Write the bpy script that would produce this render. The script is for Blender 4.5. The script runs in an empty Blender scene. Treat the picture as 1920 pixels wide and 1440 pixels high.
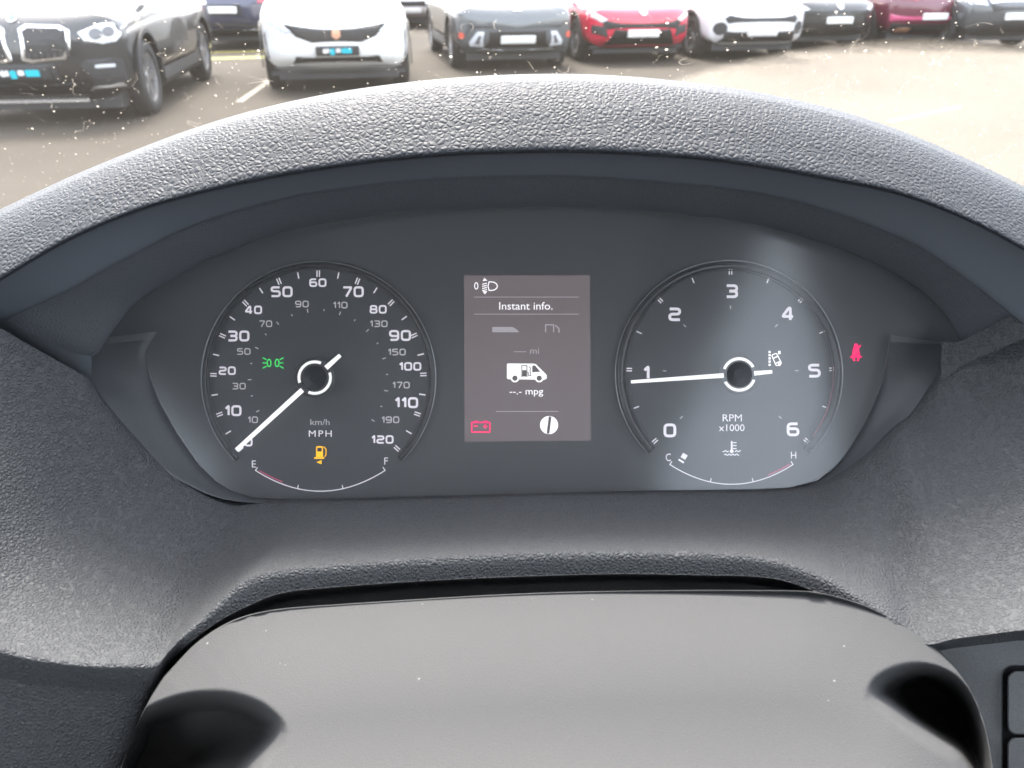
import bpy, bmesh, math, random
from mathutils import Vector, Matrix
from mathutils.bvhtree import BVHTree
from mathutils.geometry import delaunay_2d_cdt

R = math.radians
random.seed(7)
sc = bpy.context.scene
C = sc.collection

# ------------------------------------------------------------------ camera
PITCH = R(28.6)
CAM = Vector((0, 0, 1.42))
FPX = 1442.0                      # focal length in photo pixels (1920 wide)
cd = bpy.data.cameras.new('camera')
cam = bpy.data.objects.new('camera', cd)
C.objects.link(cam)
cam.location = CAM
cam.rotation_euler = (R(90) - PITCH, 0, 0)
cd.sensor_width = 36
cd.lens = 36 * FPX / 1920
cd.clip_start = 0.01
cd.clip_end = 2000
cd.dof.use_dof = True
cd.dof.focus_distance = 0.345
cd.dof.aperture_fstop = 18
sc.camera = cam

# ------------------------------------------------------------------ sky, sun, exposure
SUN_DIR = Vector((-0.14, 0.53, 0.84)).normalized()      # towards the sun
w = bpy.data.worlds.new('World')
sc.world = w
w.use_nodes = True
nt = w.node_tree
bg = nt.nodes['Background']
sky = nt.nodes.new('ShaderNodeTexSky')
sky.sky_type = 'NISHITA'
sky.sun_disc = False
sky.sun_elevation = math.asin(SUN_DIR.z)
sky.sun_rotation = math.atan2(SUN_DIR.x, SUN_DIR.y)
sky.air_density = 1.0
sky.dust_density = 5.0
cloud = nt.nodes.new('ShaderNodeMix')          # thin even cloud cover over the clear-sky model
cloud.data_type = 'RGBA'
cloud.inputs['Factor'].default_value = .55
cloud.inputs[7].default_value = (4.6, 4.7, 4.85, 1)
nt.links.new(sky.outputs[0], cloud.inputs[6])
nt.links.new(cloud.outputs[2], bg.inputs[0])
bg.inputs[1].default_value = 0.15
sd = bpy.data.lights.new('sun', 'SUN')
sd.energy = 1.05
sd.angle = R(20)
sd.color = (1.0, 0.96, 0.91)
sun = bpy.data.objects.new('sun', sd)
C.objects.link(sun)
sun.location = (-1, 4, 8)
sun.rotation_euler = SUN_DIR.to_track_quat('Z', 'Y').to_euler()
sc.view_settings.view_transform = 'Standard'
sc.view_settings.look = 'None'
sc.view_settings.gamma = 1
sc.view_settings.use_curve_mapping = False
EXPO = 2.95
sc.view_settings.exposure = EXPO
EM = 1 / 2 ** EXPO                 # emission that shows as 1.0
sc.cycles.max_bounces = 7
sc.cycles.transparent_max_bounces = 12
sc.cycles.use_denoising = True
sc.cycles.caustics_reflective = False
sc.cycles.caustics_refractive = False
sc.cycles.sample_clamp_indirect = 6

# ------------------------------------------------------------------ frames
CR = Vector((1, 0, 0))
CU = Vector((0, math.sin(PITCH), math.cos(PITCH)))
CF = Vector((0, math.cos(PITCH), -math.sin(PITCH)))


def P(px, py, d):
    """world point at distance d in front of the driver's seat reference, in face-plane units"""
    return CAM + CR * ((px - 960) / FPX * d) + CU * ((720 - py) / FPX * d) + CF * d


def ground(px, py, z=0.0):
    v = CR * ((px - 960) / FPX) + CU * ((720 - py) / FPX) + CF
    t = (z - CAM.z) / v.z
    return CAM + v * t


# ------------------------------------------------------------------ materials
MATS = {}


def mat(name, col=(.5, .5, .5), rough=.5, metal=0, spec=.5, emit=0, ecol=None, coat=0,
        grain=None, noise=None, alpha=None):
    if name in MATS:
        return MATS[name]
    m = bpy.data.materials.new(name)
    m.use_nodes = True
    t = m.node_tree
    b = t.nodes['Principled BSDF']
    b.inputs['Base Color'].default_value = (*col, 1)
    b.inputs['Roughness'].default_value = rough
    b.inputs['Metallic'].default_value = metal
    b.inputs['Specular IOR Level'].default_value = spec
    b.inputs['Coat Weight'].default_value = coat
    b.inputs['Coat Roughness'].default_value = .04
    if emit:
        b.inputs['Emission Color'].default_value = (*(ecol or col), 1)
        b.inputs['Emission Strength'].default_value = emit
    tc = t.nodes.new('ShaderNodeTexCoord')
    if grain:                                   # (cell metres, height metres, strength)
        cell, h, st = grain
        nz = t.nodes.new('ShaderNodeTexNoise')
        nz.inputs['Scale'].default_value = .5 / cell
        nz.inputs['Detail'].default_value = 1
        mx = t.nodes.new('ShaderNodeVectorMath')
        mx.operation = 'MULTIPLY_ADD'
        t.links.new(tc.outputs['Object'], nz.inputs['Vector'])
        mx.inputs[1].default_value = (cell * .28,) * 3
        t.links.new(nz.outputs['Color'], mx.inputs[0])
        t.links.new(tc.outputs['Object'], mx.inputs[2])
        vo = t.nodes.new('ShaderNodeTexVoronoi')
        vo.feature = 'DISTANCE_TO_EDGE'
        vo.inputs['Scale'].default_value = 1 / cell
        t.links.new(mx.outputs[0], vo.inputs['Vector'])
        inv = t.nodes.new('ShaderNodeMapRange')      # round-topped pebbles between narrow valleys
        inv.interpolation_type = 'SMOOTHSTEP'
        inv.inputs[1].default_value = -.12
        inv.inputs[2].default_value = .46
        t.links.new(vo.outputs['Distance'], inv.inputs[0])
        nf = t.nodes.new('ShaderNodeTexNoise')
        nf.inputs['Scale'].default_value = 6 / cell
        nf.inputs['Detail'].default_value = 2
        t.links.new(tc.outputs['Object'], nf.inputs['Vector'])
        ad = t.nodes.new('ShaderNodeMath')
        ad.operation = 'MULTIPLY_ADD'
        ad.inputs[1].default_value = .05
        t.links.new(nf.outputs['Fac'], ad.inputs[0])
        t.links.new(inv.outputs[0], ad.inputs[2])
        bp = t.nodes.new('ShaderNodeBump')
        bp.inputs['Distance'].default_value = h
        bp.inputs['Strength'].default_value = st
        t.links.new(ad.outputs[0], bp.inputs['Height'])
        t.links.new(bp.outputs[0], b.inputs['Normal'])
        # slight roughness wear, large scale
        nl = t.nodes.new('ShaderNodeTexNoise')
        nl.inputs['Scale'].default_value = 18
        nl.inputs['Detail'].default_value = 4
        t.links.new(tc.outputs['Object'], nl.inputs['Vector'])
        mr = t.nodes.new('ShaderNodeMapRange')
        mr.inputs[3].default_value = max(0, rough - .07)
        mr.inputs[4].default_value = min(1, rough + .07)
        t.links.new(nl.outputs['Fac'], mr.inputs[0])
        t.links.new(mr.outputs[0], b.inputs['Roughness'])
    if noise:                                   # (scale, amount, bump height)
        s, a, bh = noise
        nz = t.nodes.new('ShaderNodeTexNoise')
        nz.inputs['Scale'].default_value = s
        nz.inputs['Detail'].default_value = 6
        t.links.new(tc.outputs['Object'], nz.inputs['Vector'])
        mr = t.nodes.new('ShaderNodeMapRange')
        mr.inputs[1].default_value = .3
        mr.inputs[2].default_value = .7
        mr.inputs[3].default_value = 1 - a
        mr.inputs[4].default_value = 1 + a
        t.links.new(nz.outputs['Fac'], mr.inputs[0])
        vm = t.nodes.new('ShaderNodeVectorMath')
        vm.operation = 'SCALE'
        vm.inputs[0].default_value = col
        t.links.new(mr.outputs[0], vm.inputs['Scale'])
        t.links.new(vm.outputs[0], b.inputs['Base Color'])
        if bh:
            bp = t.nodes.new('ShaderNodeBump')
            bp.inputs['Distance'].default_value = bh
            bp.inputs['Strength'].default_value = .6
            t.links.new(nz.outputs['Fac'], bp.inputs['Height'])
            t.links.new(bp.outputs[0], b.inputs['Normal'])
    MATS[name] = m
    return m


def thin_fresnel(t, ior):
    """Fresnel of a thin sheet: the same from both of its sides"""
    ge = t.nodes.new('ShaderNodeNewGeometry')
    ex = t.nodes.new('ShaderNodeMath')
    ex.operation = 'MULTIPLY_ADD'
    ex.inputs[1].default_value = -2
    ex.inputs[2].default_value = 1
    t.links.new(ge.outputs['Backfacing'], ex.inputs[0])
    pw = t.nodes.new('ShaderNodeMath')
    pw.operation = 'POWER'
    pw.inputs[0].default_value = ior
    t.links.new(ex.outputs[0], pw.inputs[1])
    fr = t.nodes.new('ShaderNodeFresnel')
    t.links.new(pw.outputs[0], fr.inputs[0])
    return fr


def glass_mat(name, ior=1.5, rough=.01, tint=(1, 1, 1), film=0):
    m = bpy.data.materials.new(name)
    m.use_nodes = True
    t = m.node_tree
    t.nodes.remove(t.nodes['Principled BSDF'])
    out = t.nodes['Material Output']
    tr = t.nodes.new('ShaderNodeBsdfTransparent')
    tr.inputs[0].default_value = (*tint, 1)
    gl = t.nodes.new('ShaderNodeBsdfGlossy')
    gl.inputs['Roughness'].default_value = rough
    fr = thin_fresnel(t, ior)
    mx = t.nodes.new('ShaderNodeMixShader')
    t.links.new(fr.outputs[0], mx.inputs[0])
    t.links.new(tr.outputs[0], mx.inputs[1])
    t.links.new(gl.outputs[0], mx.inputs[2])
    sh = mx.outputs[0]
    if film:                                    # pale dusty film painting in the haze of reflections over the plastic
        df = t.nodes.new('ShaderNodeBsdfDiffuse')
        df.inputs[0].default_value = (.86, .86, .88, 1)
        tc = t.nodes.new('ShaderNodeTexCoord')
        nz = t.nodes.new('ShaderNodeTexNoise')
        nz.inputs['Scale'].default_value = 9
        nz.inputs['Detail'].default_value = 5
        t.links.new(tc.outputs['Object'], nz.inputs['Vector'])
        mr = t.nodes.new('ShaderNodeMapRange')
        mr.inputs[3].default_value = film * .75
        mr.inputs[4].default_value = film * 1.25
        t.links.new(nz.outputs['Fac'], mr.inputs[0])
        m2 = t.nodes.new('ShaderNodeMixShader')
        t.links.new(mr.outputs[0], m2.inputs[0])
        t.links.new(sh, m2.inputs[1])
        t.links.new(df.outputs[0], m2.inputs[2])
        sh = m2.outputs[0]
    t.links.new(sh, out.inputs[0])
    MATS[name] = m
    return m


# ------------------------------------------------------------------ object helpers
WORLD = {}


def tag(o, label=None, cat=None, group=None, kind=None):
    for k, v in (('label', label), ('category', cat), ('group', group), ('kind', kind)):
        if v:
            o[k] = v
    return o


def thing(name, loc, label, cat, group=None, rz=0):
    o = bpy.data.objects.new(name, None)
    o.empty_display_size = .05
    C.objects.link(o)
    o.location = loc
    o.rotation_euler = (0, 0, rz)
    WORLD[o] = Vector(loc)
    return tag(o, label, cat, group)


def obj(name, verts, faces, m, parent=None, smooth=False, local=False, mi=None, mats=None):
    """mesh object; verts in world space (or, with local, in the parent's space)"""
    verts = [Vector(v) for v in verts]
    lo = Vector([min(v[i] for v in verts) for i in range(3)])
    hi = Vector([max(v[i] for v in verts) for i in range(3)])
    c = (lo + hi) / 2
    me = bpy.data.meshes.new(name)
    me.from_pydata([v - c for v in verts], [], faces)
    for q in (mats or [m]):
        me.materials.append(q)
    if smooth:
        me.polygons.foreach_set('use_smooth', [True] * len(me.polygons))
    if mi:
        me.polygons.foreach_set('material_index', mi)
    me.update()
    o = bpy.data.objects.new(name, me)
    C.objects.link(o)
    if parent is not None:
        o.parent = parent
    if local or parent is None:
        o.location = c
    else:
        o.location = c - WORLD[parent]
    WORLD[o] = c
    return o


def crom(pts, n):
    """Catmull-Rom through pts, n samples"""
    k = len(pts)
    out = []
    for i in range(n):
        u = i / (n - 1) * (k - 1)
        j = min(int(u), k - 2)
        f = u - j
        p1, p2 = pts[j], pts[j + 1]
        p0 = pts[j - 1] if j > 0 else p1 * 2 - p2
        p3 = pts[j + 2] if j + 2 < k else p2 * 2 - p1
        out.append(.5 * ((2 * p1) + (p2 - p0) * f + (2 * p0 - 5 * p1 + 4 * p2 - p3) * f * f
                         + (3 * p1 - p0 - 3 * p2 + p3) * f ** 3))
    return out


def arclen(pts, n):
    """resample a polyline to n evenly spaced points"""
    d = [0]
    for a, b in zip(pts, pts[1:]):
        d.append(d[-1] + (b - a).length)
    out, j = [], 0
    for i in range(n):
        s = d[-1] * i / (n - 1)
        while j < len(d) - 2 and d[j + 1] < s:
            j += 1
        f = (s - d[j]) / max(1e-9, d[j + 1] - d[j])
        out.append(pts[j].lerp(pts[j + 1], min(1, max(0, f))))
    return out


def loft(rows, nu, nv, even=False):
    """rows of control points (px,py,depth) -> smooth grid of points [nv][nu] in photo-plane units"""
    rs = []
    for r in rows:
        r = [Vector(p) for p in r]
        q = crom(r, nu * 4 if even else nu)
        rs.append(arclen(q, nu) if even else q)
    cols = [crom([r[i] for r in rs], nv) for i in range(nu)]
    return [[cols[i][j] for i in range(nu)] for j in range(nv)]


def gridmesh(g):
    nv, nu = len(g), len(g[0])
    vs = [P(*p) for r in g for p in r]
    fs = [(j * nu + i, (j + 1) * nu + i, (j + 1) * nu + i + 1, j * nu + i + 1)
          for j in range(nv - 1) for i in range(nu - 1)]
    return vs, fs


def surf(name, rows, nu, nv, m, parent, even=False):
    vs, fs = gridmesh(loft(rows, nu, nv, even))
    return obj(name, vs, fs, m, parent, smooth=True)


# ------------------------------------------------------------------ materials used inside the van
PL = (.069, .072, .078)
M_grain_big = mat('moulded_plastic_coarse', (.040, .044, .052), .58, spec=.36, grain=(.0020, .00050, .70))
M_grain = mat('moulded_plastic_grained', (.073, .076, .081), .60, spec=.32, grain=(.00145, .00052, 1.0))
M_strip = mat('plastic_fine_shadow_lift', (.115, .123, .137), .6, spec=.4, grain=(.0015, .00035, .7))  # lighter and bluer than the other plastics: lifted shadow tint put into the colour
M_smooth = mat('plastic_smooth_shadow_lift', (.120, .132, .152), .6, spec=.35)  # shaded underside lightened and blued in its colour to read as lifted shadow
M_satin = mat('satin_trim', (.085, .089, .096), .45, spec=.5, noise=(1500, .10, .0001))
M_switch = mat('switch_panel_plastic', (.125, .130, .134), .5, spec=.5, noise=(1800, .18, .0001))
M_shroud = mat('column_plastic', (.078, .0785, .080), .75, spec=.20, grain=(.0008, .00014, .55))
M_dark = mat('void_shade', (.006, .006, .007), .8, spec=.2)  # near-black colour that paints the shade of gaps and recesses
M_face = mat('dial_face', (.048, .051, .056), .42, spec=.45)
M_edge = mat('highlight_metal', (.34, .35, .36), .30, metal=1)
M_ring = mat('gloss_black_ring', (.008, .008, .009), .18, spec=.5)
M_hub = mat('hub_black', (.030, .031, .034), .35, spec=.5)
M_print = mat('dial_print', (.75, .72, .76), .6, emit=.42 * EM, ecol=(1, .92, 1))
M_print2 = mat('dial_print_grey', (.42, .41, .43), .6, emit=.27 * EM, ecol=(1, .95, 1))
M_needle = mat('needle_white', (.80, .80, .80), .45, emit=.70 * EM, ecol=(1, .99, .97))
M_white = mat('display_white', (.8, .8, .8), .6, emit=.9 * EM, ecol=(1, .96, 1))
M_dim = mat('display_dim', (.35, .33, .35), .6, emit=.22 * EM, ecol=(1, .9, .95))
M_screen = mat('display_screen', (.06, .055, .058), .45, emit=.115 * EM, ecol=(1, .77, .83))  # glow tinted pink to carry the pink reflection lying on the screen
M_screenhole = mat('display_hole', (.06, .055, .058), .45, emit=.06 * EM, ecol=(1, .84, .88))
M_green = mat('lamp_green', (.02, .5, .08), .6, emit=.95 * EM, ecol=(.05, .95, .16))
M_amber = mat('lamp_amber', (.7, .35, .0), .6, emit=1.0 * EM, ecol=(1, .50, .0))
M_red = mat('lamp_red', (.7, .0, .12), .6, emit=1.25 * EM, ecol=(1, .0, .12))
M_redline = mat('red_print', (.6, .10, .20), .6, emit=.25 * EM, ecol=(1, .1, .25))
M_lens = glass_mat('cluster_lens', 1.8, .13, film=.06)

exec_parts = []
FACE = .350

# ================================================================== DASHBOARD
dash = thing('dashboard', P(960, 1000, .40), 'black grained plastic dashboard with a hooded binnacle arching over the dials', 'dashboard')
# ---- hood: outer shell from the silhouette down to the lip
A = [(-320, 545), (-160, 468), (0, 393), (120, 337), (240, 287), (360, 242), (480, 206), (600, 179), (720, 160), (840, 147), (960, 140), (1080, 139),
     (1200, 145), (1320, 158), (1440, 177), (1560, 204), (1680, 242), (1800, 292), (1920, 350), (2060, 425), (2220, 520)]
B = [(-300, 735), (-130, 600), (0, 525), (121, 454), (250, 398), (370, 363), (480, 338), (600, 317), (720, 301), (840, 290), (960, 285), (1080, 284),
     (1200, 289), (1320, 298), (1440, 315), (1560, 337), (1680, 362), (1800, 406), (1920, 468), (2050, 552), (2200, 670)]


def rowi(a, b, f, d, dy=0):
    return [(p[0] + (q[0] - p[0]) * f, p[1] + (q[1] - p[1]) * f + dy, d) for p, q in zip(a, b)]


rows = [rowi(A, B, 0, .50, 130), rowi(A, B, 0, .40, 34), rowi(A, B, 0, .330, 1), rowi(A, B, .05, .3085), rowi(A, B, .15, .3015), rowi(A, B, .40, .2955),
        rowi(A, B, .70, .2912), rowi(A, B, .93, .2885), rowi(A, B, 1.0, .2895), rowi(A, B, 1.02, .2925)]
surf('hood', rows, 240, 64, M_grain_big, dash)
# ---- smooth underside of the lip (B to Cc), then the grained recess wall (Cc to D)
Cc = [(-300, 800), (-130, 668), (0, 601), (64, 571), (129, 540), (226, 487), (363, 420), (509, 376), (650, 351), (806, 335), (994, 329), (1130, 332),
      (1240, 340), (1365, 352), (1490, 375), (1615, 414), (1709, 453), (1771, 490), (1840, 540), (1903, 590), (2010, 670), (2180, 800)]
Bl = [(-300, 735), (-130, 600), (0, 525), (60, 489), (121, 454), (215, 410), (370, 363), (510, 332), (650, 309), (806, 292), (994, 284), (1130, 285),
      (1240, 291), (1365, 304), (1490, 325), (1615, 347), (1715, 372), (1780, 397), (1850, 429), (1920, 468), (2050, 552), (2200, 670)]
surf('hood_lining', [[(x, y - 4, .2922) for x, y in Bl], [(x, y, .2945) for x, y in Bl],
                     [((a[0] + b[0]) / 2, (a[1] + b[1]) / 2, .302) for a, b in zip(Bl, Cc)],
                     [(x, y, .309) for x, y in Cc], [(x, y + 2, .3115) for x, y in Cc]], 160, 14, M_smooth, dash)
D = [(150, 690), (177, 662), (192, 640), (212, 612), (258, 561), (363, 497), (430, 469), (519, 434), (650, 409), (775, 394), (994, 386), (1130, 388),
     (1240, 395), (1349, 407), (1421, 418), (1521, 444), (1627, 484), (1702, 524), (1752, 563), (1783, 600), (1800, 632), (1812, 672)]
Cw = [(-40, 640), (-5, 603), (30, 585), (64, 569), (129, 540), (240, 480), (363, 420), (509, 376), (650, 351), (806, 335), (994, 329), (1130, 332),
      (1240, 340), (1365, 352), (1490, 375), (1615, 414), (1709, 453), (1771, 490), (1840, 540), (1893, 580), (1935, 612), (1975, 650)]
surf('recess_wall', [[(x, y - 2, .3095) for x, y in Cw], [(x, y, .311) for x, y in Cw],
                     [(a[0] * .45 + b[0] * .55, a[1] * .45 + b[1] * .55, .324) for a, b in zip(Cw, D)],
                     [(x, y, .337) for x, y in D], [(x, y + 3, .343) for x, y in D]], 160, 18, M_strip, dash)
# ---- end blocks where the hood meets the lower panel
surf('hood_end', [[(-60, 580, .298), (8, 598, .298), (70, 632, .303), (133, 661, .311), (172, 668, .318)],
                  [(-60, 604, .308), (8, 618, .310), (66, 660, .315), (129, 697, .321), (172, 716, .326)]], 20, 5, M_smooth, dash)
surf('hood_end', [[(1765, 640, .326), (1800, 640, .323), (1850, 615, .318), (1903, 584, .312), (1960, 560, .308)],
                  [(1765, 716, .325), (1808, 684, .321), (1853, 664, .317), (1893, 646, .312), (1960, 620, .306)]], 20, 5, M_grain, dash)

# ---- lower panel: from the cluster trim out to the ledge, over its edge and down
st = [  # inner I, ledge O, lip F, deep L : (px,py,depth)
    ((164, 708, .316), (-170, 520, .268), (-200, 520, .270), (-260, 520, .30)),
    ((167, 716, .316), (-190, 640, .262), (-225, 640, .264), (-290, 640, .29)),
    ((189, 752, .318), (-200, 800, .256), (-240, 800, .258), (-300, 810, .28)),
    ((222, 796, .321), (-190, 960, .250), (-230, 975, .252), (-300, 1000, .275)),
    ((258, 836, .324), (-150, 1110, .247), (-180, 1150, .249), (-260, 1250, .272)),
    ((286, 864, .327), (-80, 1185, .246), (-90, 1240, .250), (-150, 1420, .259)),
    ((322, 892, .330), (30, 1226, .246), (30, 1278, .251), (10, 1500, .258)),
    ((363, 914, .334), (150, 1244, .248), (150, 1292, .253), (130, 1520, .260)),
    ((403, 931, .338), (245, 1247, .251), (243, 1296, .256), (215, 1520, .264)),
    ((440, 938, .342), (293, 1245, .255), (284, 1292, .259), (262, 1500, .290)),
    ((470, 940, .342), (316, 1222, .259), (309, 1255, .267), (330, 1330, .320)),
    ((500, 940, .342), (350, 1184, .264), (346, 1213, 0.2635), (380, 1270, .330)),
    ((540, 939, .342), (400, 1138, .269), (410, 1165, 0.2685), (440, 1215, .34)),
    ((590, 938, .342), (455, 1090, .273), (467, 1135, 0.2725), (490, 1185, .35)),
    ((650, 937, .342), (520, 1069, .275), (533, 1111, 0.2745), (545, 1165, .36)),
    ((760, 934, .342), (640, 1057, .277), (650, 1099, 0.2765), (660, 1150, .37)),
    ((880, 930, .342), (812, 1045, .278), (815, 1088, 0.2775), (820, 1140, .38)),
    ((1000, 926, .342), (1000, 1036, .278), (1000, 1080, 0.2775), (1000, 1130, .38)),
    ((1120, 924, .342), (1160, 1034, .278), (1160, 1076, 0.2775), (1160, 1125, .38)),
    ((1260, 922, .342), (1300, 1035, .277), (1300, 1078, 0.2765), (1295, 1125, .37)),
    ((1380, 921, .342), (1400, 1040, .276), (1398, 1080, 0.2755), (1390, 1125, .36)),
    ((1460, 919, .341), (1470, 1053, .274), (1462, 1087, 0.2735), (1450, 1130, .35)),
    ((1533, 909, .339), (1530, 1073, .271), (1520, 1106, 0.2705), (1500, 1145, .34)),
    ((1575, 889, .336), (1594, 1107, .267), (1584, 1140, 0.2665), (1560, 1190, .33)),
    ((1613, 864, .333), (1664, 1150, .262), (1655, 1180, 0.2615), (1630, 1240, .32)),
    ((1645, 838, .330), (1725, 1204, .258), (1722, 1216, .262), (1710, 1260, .30)),
    ((1676, 810, .327), (1800, 1194, .256), (1800, 1203, .260), (1800, 1230, .28)),
    ((1706, 784, .329), (1900, 1181, .253), (1900, 1190, .257), (1900, 1215, .28)),
    ((1735, 750, .328), (2040, 1160, .252), (2042, 1169, .254), (2045, 1195, .28)),
    ((1756, 722, .327), (2130, 1000, .268), (2160, 1010, .270), (2200, 1020, .29)),
    ((1765, 700, .327), (2140, 800, .285), (2180, 800, .287), (2230, 800, .29)),
    ((1766, 688, .327), (2120, 640, .292), (2160, 640, .294), (2230, 640, .30)),
    ((1766, 676, .327), (2090, 500, .296), (2130, 500, .298), (2230, 500, .30)),
]


def mixp(a, b, f, dd=0):
    return (a[0] + (b[0] - a[0]) * f, a[1] + (b[1] - a[1]) * f, a[2] + (b[2] - a[2]) * f + dd)


rows = [[mixp(s[0], s[1], -.02, .004) for s in st], [s[0] for s in st], [mixp(s[0], s[1], .07, -.001) for s in st],
        [mixp(s[0], s[1], .35, .003) for s in st], [mixp(s[0], s[1], .7, .003) for s in st],
        [mixp(s[0], s[1], .95, .0002) for s in st], [s[1] for s in st],
        [mixp(s[1], s[2], .30, -.001) for s in st], [mixp(s[1], s[2], .96) for s in st], [s[2] for s in st], [mixp(s[2], s[3], .15) for s in st], [s[3] for s in st]]
surf('lower_panel', rows, 420, 90, M_grain, dash)
# near-black plate painting the shade of the gap behind the column arch
vs = [P(250, 1020, .385), P(1700, 1020, .385), P(1700, 1400, .39), P(250, 1400, .39)]
vs += [v + CF * .01 for v in vs]
BOXF = [(0, 1, 2, 3), (7, 6, 5, 4), (0, 4, 5, 1), (1, 5, 6, 2), (2, 6, 7, 3), (3, 7, 4, 0)]
obj('cavity_shade_plate', vs, BOXF, M_dark, dash)


def slab(name, poly, d, th, m, parent, bev=2.0, smooth=False):
    """flat polygon in photo-plane units at depth d, thickness th going away, small chamfer"""
    n = len(poly)
    cx = sum(p[0] for p in poly) / n
    cy = sum(p[1] for p in poly) / n
    ins = []
    for x, y in poly:
        L = math.hypot(x - cx, y - cy) or 1
        ins.append((x - (x - cx) / L * bev, y - (y - cy) / L * bev))
    vs = [P(x, y, d) for x, y in ins] + [P(x, y, d + bev * .0002) for x, y in poly] + [P(x, y, d + th) for x, y in poly]
    fs = [tuple(range(n))[::-1]]
    for k in (0, n):
        fs += [(k + i, k + (i + 1) % n, k + n + (i + 1) % n, k + n + i) for i in range(n)]
    fs += [tuple(range(2 * n, 3 * n))]
    return obj(name, vs, fs, m, parent, smooth)


def rrect(x0, y0, x1, y1, r, n=6):
    out = []
    for cx, cy, a in ((x1 - r, y0 + r, -90), (x1 - r, y1 - r, 0), (x0 + r, y1 - r, 90), (x0 + r, y0 + r, 180)):
        for i in range(n + 1):
            t = R(a + 90 * i / n)
            out.append((cx + r * math.cos(t), cy + r * math.sin(t)))
    return out


# switch panel at the lower right: a plate, a dark sheet painting the pocket's shade, two push buttons
sp = slab('switch_panel', [(1725, 1210), (1742, 1207), (1935, 1180), (2060, 1162), (2060, 1600), (1868, 1600), (1862, 1480), (1852, 1395), (1838, 1345), (1815, 1296), (1780, 1250)], .268, .02, M_switch, dash)
slab('pocket_shade', rrect(1880, 1248, 2055, 1560, 22), .2676, .0003, M_dark, sp, 0)
for y0, y1 in ((1258, 1377), (1383, 1500)):
    slab('push_button', rrect(1889, y0, 2050, y1, 16), .2655, .004, M_switch, sp, 3)

# dash top running forward to the windscreen base
TOPW = []
for x, y, z in ((-1.75, 0, 0),):
    pass
prof = [(.36, -.150), (.44, -.165), (.60, -.215), (.80, -.275), (1.02, -.335), (1.06, -.40)]
xs = [-1.55 + i * .1 for i in range(22)]
vs = [Vector((x, y, CAM.z + z - .03 * abs(x + .45) ** 2 * .3)) for y, z in prof for x in xs]
nx = len(xs)
fs = [(j * nx + i, j * nx + i + 1, (j + 1) * nx + i + 1, (j + 1) * nx + i) for j in range(len(prof) - 1) for i in range(nx - 1)]
obj('dash_top', vs, fs, M_grain_big, dash, smooth=True)

# ================================================================== INSTRUMENT CLUSTER
clu = thing('instrument_cluster', P(960, 930, .352), 'lit instrument cluster with two round dials and a small screen under the hood', 'instrument cluster')
outl = [(282, 636), (271, 660), (278, 700), (298, 752), (334, 816), (371, 869), (403, 901), (435, 921), (480, 934), (560, 936), (700, 933), (960, 926), (1200, 920), (1420, 917),
        (1480, 914), (1533, 901), (1569, 873), (1593, 841), (1621, 796), (1645, 744), (1658, 707), (1666, 663), (1668, 640), (1800, 650), (1835, 540), (1790, 380),
        (1400, 330), (960, 320), (520, 340), (180, 440), (120, 560), (135, 652)]
# dial plate a little larger than the visible opening
cxp, cyp = 966, 700
big = [(cxp + (x - cxp) * 1.03, cyp + (y - cyp) * 1.04) for x, y in outl]
slab('dial_plate', big, FACE, .004, M_face, clu, 1)
# clear lens, gently bowed
hull = [(x, y) for x, y in outl]
LENS_D = .3405


def lens_bow(x, y):
    return LENS_D - .0025 * (1 - ((x - 966) / 760) ** 2)


def filled(poly, step):
    """triangulated polygon with interior points"""
    n = len(poly)
    pts = [Vector(p) for p in poly]
    x0, x1 = min(p[0] for p in poly), max(p[0] for p in poly)
    y0, y1 = min(p[1] for p in poly), max(p[1] for p in poly)

    def inside(x, y):
        c = False
        for i in range(n):
            (ax, ay), (bx, by) = poly[i], poly[i - 1]
            if (ay > y) != (by > y) and x < (bx - ax) * (y - ay) / (by - ay) + ax:
                c = not c
        return c
    extra = []
    y = y0 + step * .5
    while y < y1:
        x = x0 + step * .5
        while x < x1:
            if inside(x, y):
                extra.append(Vector((x, y)))
            x += step
        y += step
    r = delaunay_2d_cdt(pts + extra, [], [list(range(n))], 1, 1e-6)
    return [tuple(v) for v in r[0]], [tuple(f) for f in r[2]]


v2, f2 = filled(hull, 60)
obj('lens', [P(x, y, lens_bow(x, y)) for x, y in v2], f2, M_lens, clu, smooth=True)
# satin trim funnel between lens and the dashboard recess
ti = [(290, 622), (271, 660), (278, 700), (298, 752), (334, 816), (371, 869), (403, 901), (435, 921), (480, 935), (560, 938), (700, 935), (960, 928), (1200, 922), (1420, 919),
      (1480, 916), (1533, 903), (1569, 875), (1593, 843), (1621, 798), (1645, 746), (1658, 707), (1667, 663), (1672, 628)]
to = [(140, 640), (156, 672), (166, 714), (189, 753), (222, 798), (258, 838), (300, 876), (350, 908), (420, 936), (520, 944), (700, 941), (960, 934), (1200, 929), (1420, 926),
      (1490, 924), (1545, 909), (1590, 884), (1630, 852), (1672, 816), (1712, 782), (1746, 738), (1768, 692), (1800, 648)]


def trim_d(q):
    x, y = q
    e = max(0, min(1, (abs(x - 966) - 420) / 360))
    b = .3425 - (.0135 if x > 966 else .0200) * e
    f = max(0, min(1, (y - 610) / 150)) if abs(x - 966) > 600 else 1
    return .3460 * (1 - f) + b * f


surf('bezel', [[(x, y, .3480) for x, y in ti], [(x, y, .3440) for x, y in ti],
               [((a[0] * .5 + b[0] * .5), (a[1] * .5 + b[1] * .5), (.3430 + trim_d(b)) / 2 + .001) for a, b in zip(ti, to)],
               [(x, y, trim_d((x, y))) for x, y in to], [(x, y, trim_d((x, y)) + .004) for x, y in to]], 260, 16, M_satin, clu)


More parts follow.
